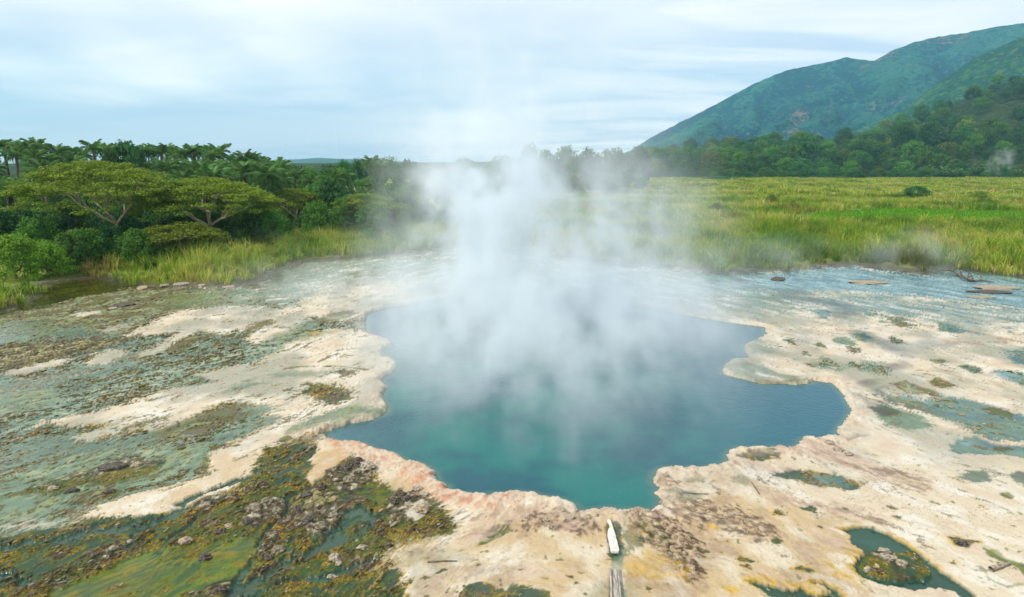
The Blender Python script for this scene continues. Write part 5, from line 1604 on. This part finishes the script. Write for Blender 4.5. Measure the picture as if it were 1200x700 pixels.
def rock(u, v, wpx, dpx, h, mat, label, ang_=None, group=None, flat=False, seed=None, name="rock"):
    """a weathered rock; wpx, dpx are its width and its depth as seen in the photo, h its height in metres"""
    x, y = gp(u, v)
    f = y * math.cos(PITCH) + H_CAM * math.sin(PITCH)
    w = 0.85 * wpx / FOC * f / 2; d = dpx / FOC * f / 2 / math.sin(elev(v))
    s = seed if seed is not None else int(u * 7 + v)
    P = SV.copy()
    nn_ = fbm(P[:, 0] * 1.3 + s, P[:, 1] * 1.3 + P[:, 2] * 1.7, 3, s % 50)
    n2 = fbm(P[:, 0] * 4.3 - s, P[:, 1] * 4.3 + P[:, 2] * 3.0, 3, s % 31)
    P = P * (1 + 0.32 * nn_ + 0.16 * n2)[:, None]
    if flat: P[:, 2] = np.clip(P[:, 2] * 2.2, -0.6, 0.75) + 0.12 * n2
    P = P * np.array([w, d, h])
    a = ang_ if ang_ is not None else (0.35 if u < 650 else -0.35)
    ca, sa = math.cos(a), math.sin(a)
    P = np.stack([P[:, 0] * ca - P[:, 1] * sa, P[:, 0] * sa + P[:, 1] * ca, P[:, 2]], -1)
    o = link(name, mesh("rock", P, SF, mat, None, False), None, (x, y, ground_z(x, y) + h * 0.05))
    return tag(o, label, "rock", group)


rock(167, 338, 13, 5, .10, M_rockt, "tan rock at the water's edge below the left reeds", flat=True)
rock(193, 335, 12, 3, .08, M_rockw, "pale flat rock leftmost under the reed bank", flat=True)
rock(213, 334, 20, 3, .09, M_rockw, "long white rock under the reed bank in the middle", flat=True)
rock(236, 335, 10, 3, .07, M_rockw, "small white rock under the reed bank beside the long one", flat=True)
rock(268, 337, 18, 3, .10, M_rockw, "white rock at the right end under the reed bank", flat=True)
rock(132, 362, 11, 3, .08, M_rockw, "small white rock on the olive flat left of the white bar", flat=True)
rock(146, 358, 28, 4, .10, M_rockd, "dark low rock on the olive flat behind the small white rock", flat=True)
rock(793, 317, 12, 5, .20, M_rockw, "white rock on the far bank just right of the steam")
rock(806, 319, 8, 4, .12, M_rockw, "smaller white rock beside the one right of the steam")
rock(1018, 331, 50, 4, .07, M_rockt, "long pale slab lying in the far stream", -0.12, flat=True)
rock(1168, 337, 66, 4, .08, M_rockt, "pale sandy slab in the stream at the right edge", -0.05, flat=True)
rock(1160, 342, 54, 4, .07, M_rockd, "dark wet slab just in front of the pale sandy slab", -0.05, flat=True)
rock(1150, 348, 36, 3, .05, M_rockt, "thin tan slab in front of the dark wet slab", -0.05, flat=True)
rock(912, 327, 18, 4, .10, M_rockd, "brown rock in the far stream left of the long slab", flat=True)
rock(326, 647, 20, 8, .10, M_rockg, "elongated grey white rock lying on golden algae", 0.9)
rock(315, 656, 12, 6, .07, M_rockd, "dark stone at the lower end of the elongated pale rock", 0.9)
rock(392, 656, 16, 8, .09, M_rockw, "white angular rock on the green channel near the frame bottom", 0.1)
rock(397, 662, 9, 6, .06, M_rockw, "small white rock touching the white angular rock", 0.3)
rock(388, 674, 12, 5, .05, M_rockw, "thin white stone below the white angular rock", 0.8)
rock(424, 644, 14, 5, .06, M_rockw, "white stone at the left end of the pale film", 0.3)
rock(431, 550, 17, 9, .12, M_rockw, "jagged white slab at the top of the dark crust heap", 0.9)
rock(419, 546, 15, 7, .12, M_rockd, "black rock left of the jagged white slab", 0.3)
rock(405, 552, 16, 8, .10, M_rockd, "dark rough rock on the left of the crust heap", 0.2)
rock(409, 565, 15, 8, .08, M_rockg, "tan rock in the middle of the dark crust heap", 0.2)
rock(489, 577, 17, 5, .08, M_rockw, "white flat slab nearest the pool on the second crust heap", 0.5, flat=True)
rock(497, 583, 16, 4, .07, M_rockw, "thin white slab below the flat slab of the second heap", 0.2, flat=True)
rock(470, 583, 14, 7, .12, M_rockd, "dark lumpy rock at the top of the second crust heap", 0.2)
rock(476, 590, 12, 7, .12, M_rockd, "black rock in the centre of the second crust heap", -0.3)
rock(462, 592, 10, 6, .10, M_rockd, "dark rock on the left of the second crust heap", 0.6)
rock(495, 600, 20, 11, .12, M_rockt, "large tan boulder low on the second crust heap", 0.2)
rock(456, 641, 10, 4, .07, M_rockd, "dark blue grey stone on the pale sand", 0.0)
rock(241, 655, 16, 7, .10, M_rockd, "dark rock above the bright green moss", 0.5)
rock(217, 637, 18, 6, .08, M_rockt, "pinkish rock left of the dark rock above the moss", 0.5)
rock(298, 600, 22, 9, .10, M_rockg, "broad grey boulder among golden algae", 0.5)
rock(313, 593, 16, 7, .09, M_rockg, "grey boulder behind the broad one among golden algae", 0.5)
rock(290, 616, 12, 6, .08, M_rockd, "dark rock at the foot of the broad grey boulder", 0.5)
rock(325, 603, 12, 6, .09, M_rockg, "pale grey boulder right of the broad one", 0.9)
rock(258, 627, 14, 6, .08, M_rockd, "dark rock in a row on orange algae, lower one", 0.6)
rock(268, 619, 12, 5, .07, M_rockt, "tan rock in the row on orange algae, upper one", 0.6)
rock(360, 615, 15, 7, .10, M_rockd, "dark purple rock on the left of the lower right heap", 0.5)
rock(376, 620, 18, 7, .10, M_rockg, "mottled grey rock in the middle of the lower right heap", 0.5)
rock(391, 607, 14, 7, .09, M_rockg, "mottled grey rock by the green pool in the algae", 0.8)
rock(350, 602, 15, 6, .10, M_rockd, "dark rock next to the small green channel fork", 0.2)
rock(360, 583, 17, 6, .09, M_rockd, "dark brown rock high on the algae bed", 0.5)
rock(376, 574, 15, 6, .10, M_rockd, "dark brown rock under the tan sand tongue", 0.4)
rock(152, 636, 9, 4, .05, M_rockw, "small white stone by the left green channel, uppermost", 0.3)
rock(132, 646, 9, 4, .06, M_rockw, "white stone among golden algae by the left channel", 0.3)
rock(124, 655, 9, 4, .05, M_rockw, "white stone below the others by the left channel", 0.5)
rock(108, 652, 12, 4, .06, M_rockd, "grey black stone left of the white stones by the channel", 0.5)
rock(84, 576, 18, 5, .08, M_rockd, "dark rock in the left end of the grey crust strip", 0.4)
rock(133, 549, 34, 8, .10, M_rockd, "blue black slab on the grey crust strip", 0.4, flat=True)
rock(160, 546, 14, 5, .08, M_rockt, "tan rock at the right end of the grey crust strip", 0.4)
rock(62, 575, 14, 4, .07, M_rockt, "tan rock in the middle of the grey crust strip", 0.3)
rock(128, 577, 16, 5, .07, M_rockd, "dark rock on the small brown crust patch below the strip", 0.4)
rock(258, 695, 20, 6, .08, M_rockd, "dark rock on the brown patch at the bottom edge", 0.5)
rock(1036, 649, 16, 4, .06, M_rockw, "pale stone on the back of the island in the green pond", -0.3, flat=True)
rock(1040, 657, 24, 5, .07, M_rockw, "pinkish white slab along the middle of the pond island", -0.35, flat=True)
rock(1056, 664, 14, 5, .07, M_rockw, "white slab at the right end of the pond island", -0.5, flat=True)
rock(1016, 669, 8, 6, .07, M_rockw, "small upright pale stone on the left of the pond island", -0.9)
rock(1127, 637, 16, 6, .08, M_rockd, "dark grey rock in the small green patch at the right", -0.2)
rock(1009, 567, 10, 4, .06, M_rockt, "small tan rock at the right tip of the green slick")
rock(982, 528, 14, 4, .07, M_rockw, "white crust slab on the shore right of the pool bay", -0.4, flat=True)
rock(972, 521, 12, 4, .07, M_rockw, "white crust slab at the very edge of the pool bay", -0.4, flat=True)
rock(995, 533, 12, 4, .06, M_rockw, "white crust slab farthest from the pool bay", -0.4, flat=True)
rock(1066, 461, 10, 3, .06, M_rockw, "white stone on the dark patch above the teal stream", flat=True)
rock(890, 562, 7, 4, .05, M_rockw, "small white stone near the thin fallen twig")


# rubble around the board: countable small rocks
gr = [(752, 608), (760, 614), (768, 610), (777, 618), (764, 624), (774, 630), (783, 626), (790, 634), (780, 640), (770, 638), (788, 646), (797, 642), (802, 652), (793, 658), (784, 654), (806, 662), (798, 668), (811, 670), (760, 604), (745, 603), (786, 612), (796, 622), (806, 634), (814, 646)]
for k, (u, v) in enumerate(gr):
    rock(u, v, random.uniform(7, 12), random.uniform(1.8, 3.2), .06, random.choice([M_rockt, M_rockw, M_rockt]), "small tan rock in the rubble strip right of the white board", -0.9 + random.uniform(-.3, .3), "rubble rocks right of the white board")
gl_ = [(640, 612), (652, 608), (662, 614), (672, 611), (684, 618), (676, 605), (690, 610), (630, 616), (646, 620), (660, 602), (618, 608), (700, 606)]
for k, (u, v) in enumerate(gl_):
    rock(u, v, random.uniform(6, 10), random.uniform(1.6, 2.8), .05, random.choice([M_rockt, M_rockw, M_rockt]), "small tan rock on the brown crust left of the white board", 0.8 + random.uniform(-.3, .3), "rubble rocks left of the white board")
g3 = [(800, 590), (812, 596), (822, 592), (830, 602), (842, 598), (850, 608), (862, 604), (868, 614), (878, 612), (886, 622), (895, 628), (834, 612), (818, 606), (856, 620)]
for k, (u, v) in enumerate(g3):
    rock(u, v, random.uniform(6, 10), random.uniform(1.6, 2.8), .045, random.choice([M_rockt, M_rockw, M_rockt]), "small rock in the crumbly band slanting right from the pool corner", -0.8 + random.uniform(-.3, .3), "rubble rocks in the slanting crumbly band")


def slab_from(name, pts, z0, th, mat, label, cat, rise=0.0):
    """flat piece of wood lying on the ground: outline in photo points, real thickness"""
    P = np.array(W(pts)); k = len(P)
    zt = np.full(k, z0 + th)
    zt += rise * (P[:, 1] - P[:, 1].min()) / (np.ptp(P[:, 1]) + 1e-6)
    c = P.mean(0); inner = c + (P - c) * 0.80
    V = np.concatenate([np.c_[P, zt - th], np.c_[P, zt], np.c_[inner, zt + 0.006]])
    F = [(i, (i + 1) % k, k + (i + 1) % k, k + i) for i in range(k)] + [(k + i, k + (i + 1) % k, 2 * k + (i + 1) % k, 2 * k + i) for i in range(k)]
    me = bpy.data.meshes.new(name)
    me.from_pydata([tuple(p) for p in V], [], F + [tuple(range(2 * k, 3 * k)), tuple(reversed(range(k)))])
    me.materials.append(mat)
    return tag(link(name, me), label, cat)


m_board, q, out = material("white_board_paint")
tcn = q.n("ShaderNodeTexCoord"); pos = tcn.outputs["Object"]
nz = q.noise(q.vscale(pos, (1, 0.25, 1)), 30.0, 4.0, 0.6)
principled(q, out, q.mix(q.ramp(nz, 0.45, 0.72), (0.66, 0.65, 0.60), (0.36, 0.33, 0.26)), 0.55, bump(q, nz, 0.3, 0.01))
m_wood, q, out = material("weathered_wood")
tcn = q.n("ShaderNodeTexCoord"); pos = tcn.outputs["Object"]
nz = q.noise(q.vscale(pos, (1, 0.08, 1)), 45.0, 4.0, 0.65)
principled(q, out, q.mix(q.ramp(nz, 0.35, 0.65), (0.20, 0.18, 0.15), (0.50, 0.47, 0.41)), 0.85, bump(q, nz, 0.6, 0.01))
bz = ground_z(*gp(719, 636)) + 0.05
slab_from("plank", [(711.4, 614.5), (713.0, 613.6), (715.3, 614.4), (717.0, 619), (718.4, 624), (720.2, 629), (722.7, 638), (725.3, 649.5), (724.4, 651.6), (716.6, 651.6), (715.6, 649.8), (713.2, 638), (711.8, 631.5), (712.3, 626.6), (714.4, 622.6), (713.8, 618.8)], bz, 0.05, m_board, "short white board with a narrow neck pointing at the pool", "plank")
bz = ground_z(*gp(719, 690)) + 0.02
tr_ = root("wooden_trough", (0, 0, 0), "weathered grey wooden trough running off the bottom of the frame", "trough")
for nm, pts, th in (("floor_board", [(716.6, 669), (723.2, 669), (725.0, 690), (727.0, 716), (718.0, 716), (717.2, 690)], 0.02),
                    ("side_board", [(714.6, 668), (716.4, 668), (717.0, 690), (717.8, 716), (715.4, 716), (714.9, 690)], 0.075),
                    ("side_board", [(723.4, 668), (724.8, 668), (726.8, 690), (729.2, 716), (727.2, 716), (725.2, 690)], 0.075)):
    o = slab_from(nm, pts, bz, th, m_wood, None, None); o.parent = tr_


def stick(name, path_px, rad, mat, label, cat, lift=0.03, twigs=0, sd=1):
    r = np.random.default_rng(sd)
    P = []
    for p in path_px:
        x, y = gp(p[0], p[1]); P.append((x, y, ground_z(x, y) + lift + (p[2] if len(p) > 2 else 0)))
    rr = [rad * (1 - 0.35 * i / (len(P) - 1)) for i in range(len(P))]
    parts = [tube(P, rr, 7)]
    for i in range(twigs):
        a = np.array(P[r.integers(0, len(P) - 1)]); L = r.uniform(0.2, 0.5) * rad / 0.04
        parts.append(tube([a, a + r.normal(0, 0.4, 3) * L + [0, 0, 0.15 * L], a + r.normal(0, 0.6, 3) * L + [0, 0, 0.45 * L]], [rad * .5, rad * .35, rad * .15], 5))
    v, f = join(parts)
    return tag(link(name, mesh(name, v, f, mat, None, True)), label, cat)


stick("log", [(1160.5, 669.5), (1166, 668), (1174, 666), (1182.5, 663.5)], 0.055, M_rockw, "bleached white log lying on the pale crust at the lower right", "log", 0.05)
stick("stick", [(501, 660), (512, 659), (524, 658.7), (535, 659)], 0.018, M_bark, "thin brown stick on the smooth sand below the second heap", "stick", 0.02)
stick("stick", [(800, 580), (812, 579.5), (829, 579.5)], 0.030, m_wood, "pale straight stick near the pool corner right of the board", "stick", 0.03)
stick("stick", [(881, 566), (885, 572), (890, 580)], 0.016, M_bark, "thin dark twig slanting down the crust right of the pool corner", "stick", 0.02)
stick("branch", [(741, 573), (744, 580), (747, 587), (753, 596)], 0.02, M_bark, "dead branch sticking out of the pool by the near corner", "branch", 0.06, 5, 3)
stick("driftwood", [(1122, 322), (1128, 326), (1134, 329), (1146, 331)], 0.09, M_bark, "brown driftwood tangled at the grass edge by the right stream", "driftwood", 0.12, 6, 4)
stick("driftwood", [(1136, 330), (1150, 329), (1164, 331)], 0.06, M_bark, "smaller driftwood piece lying right of the tangled one", "driftwood", 0.06, 2, 5)
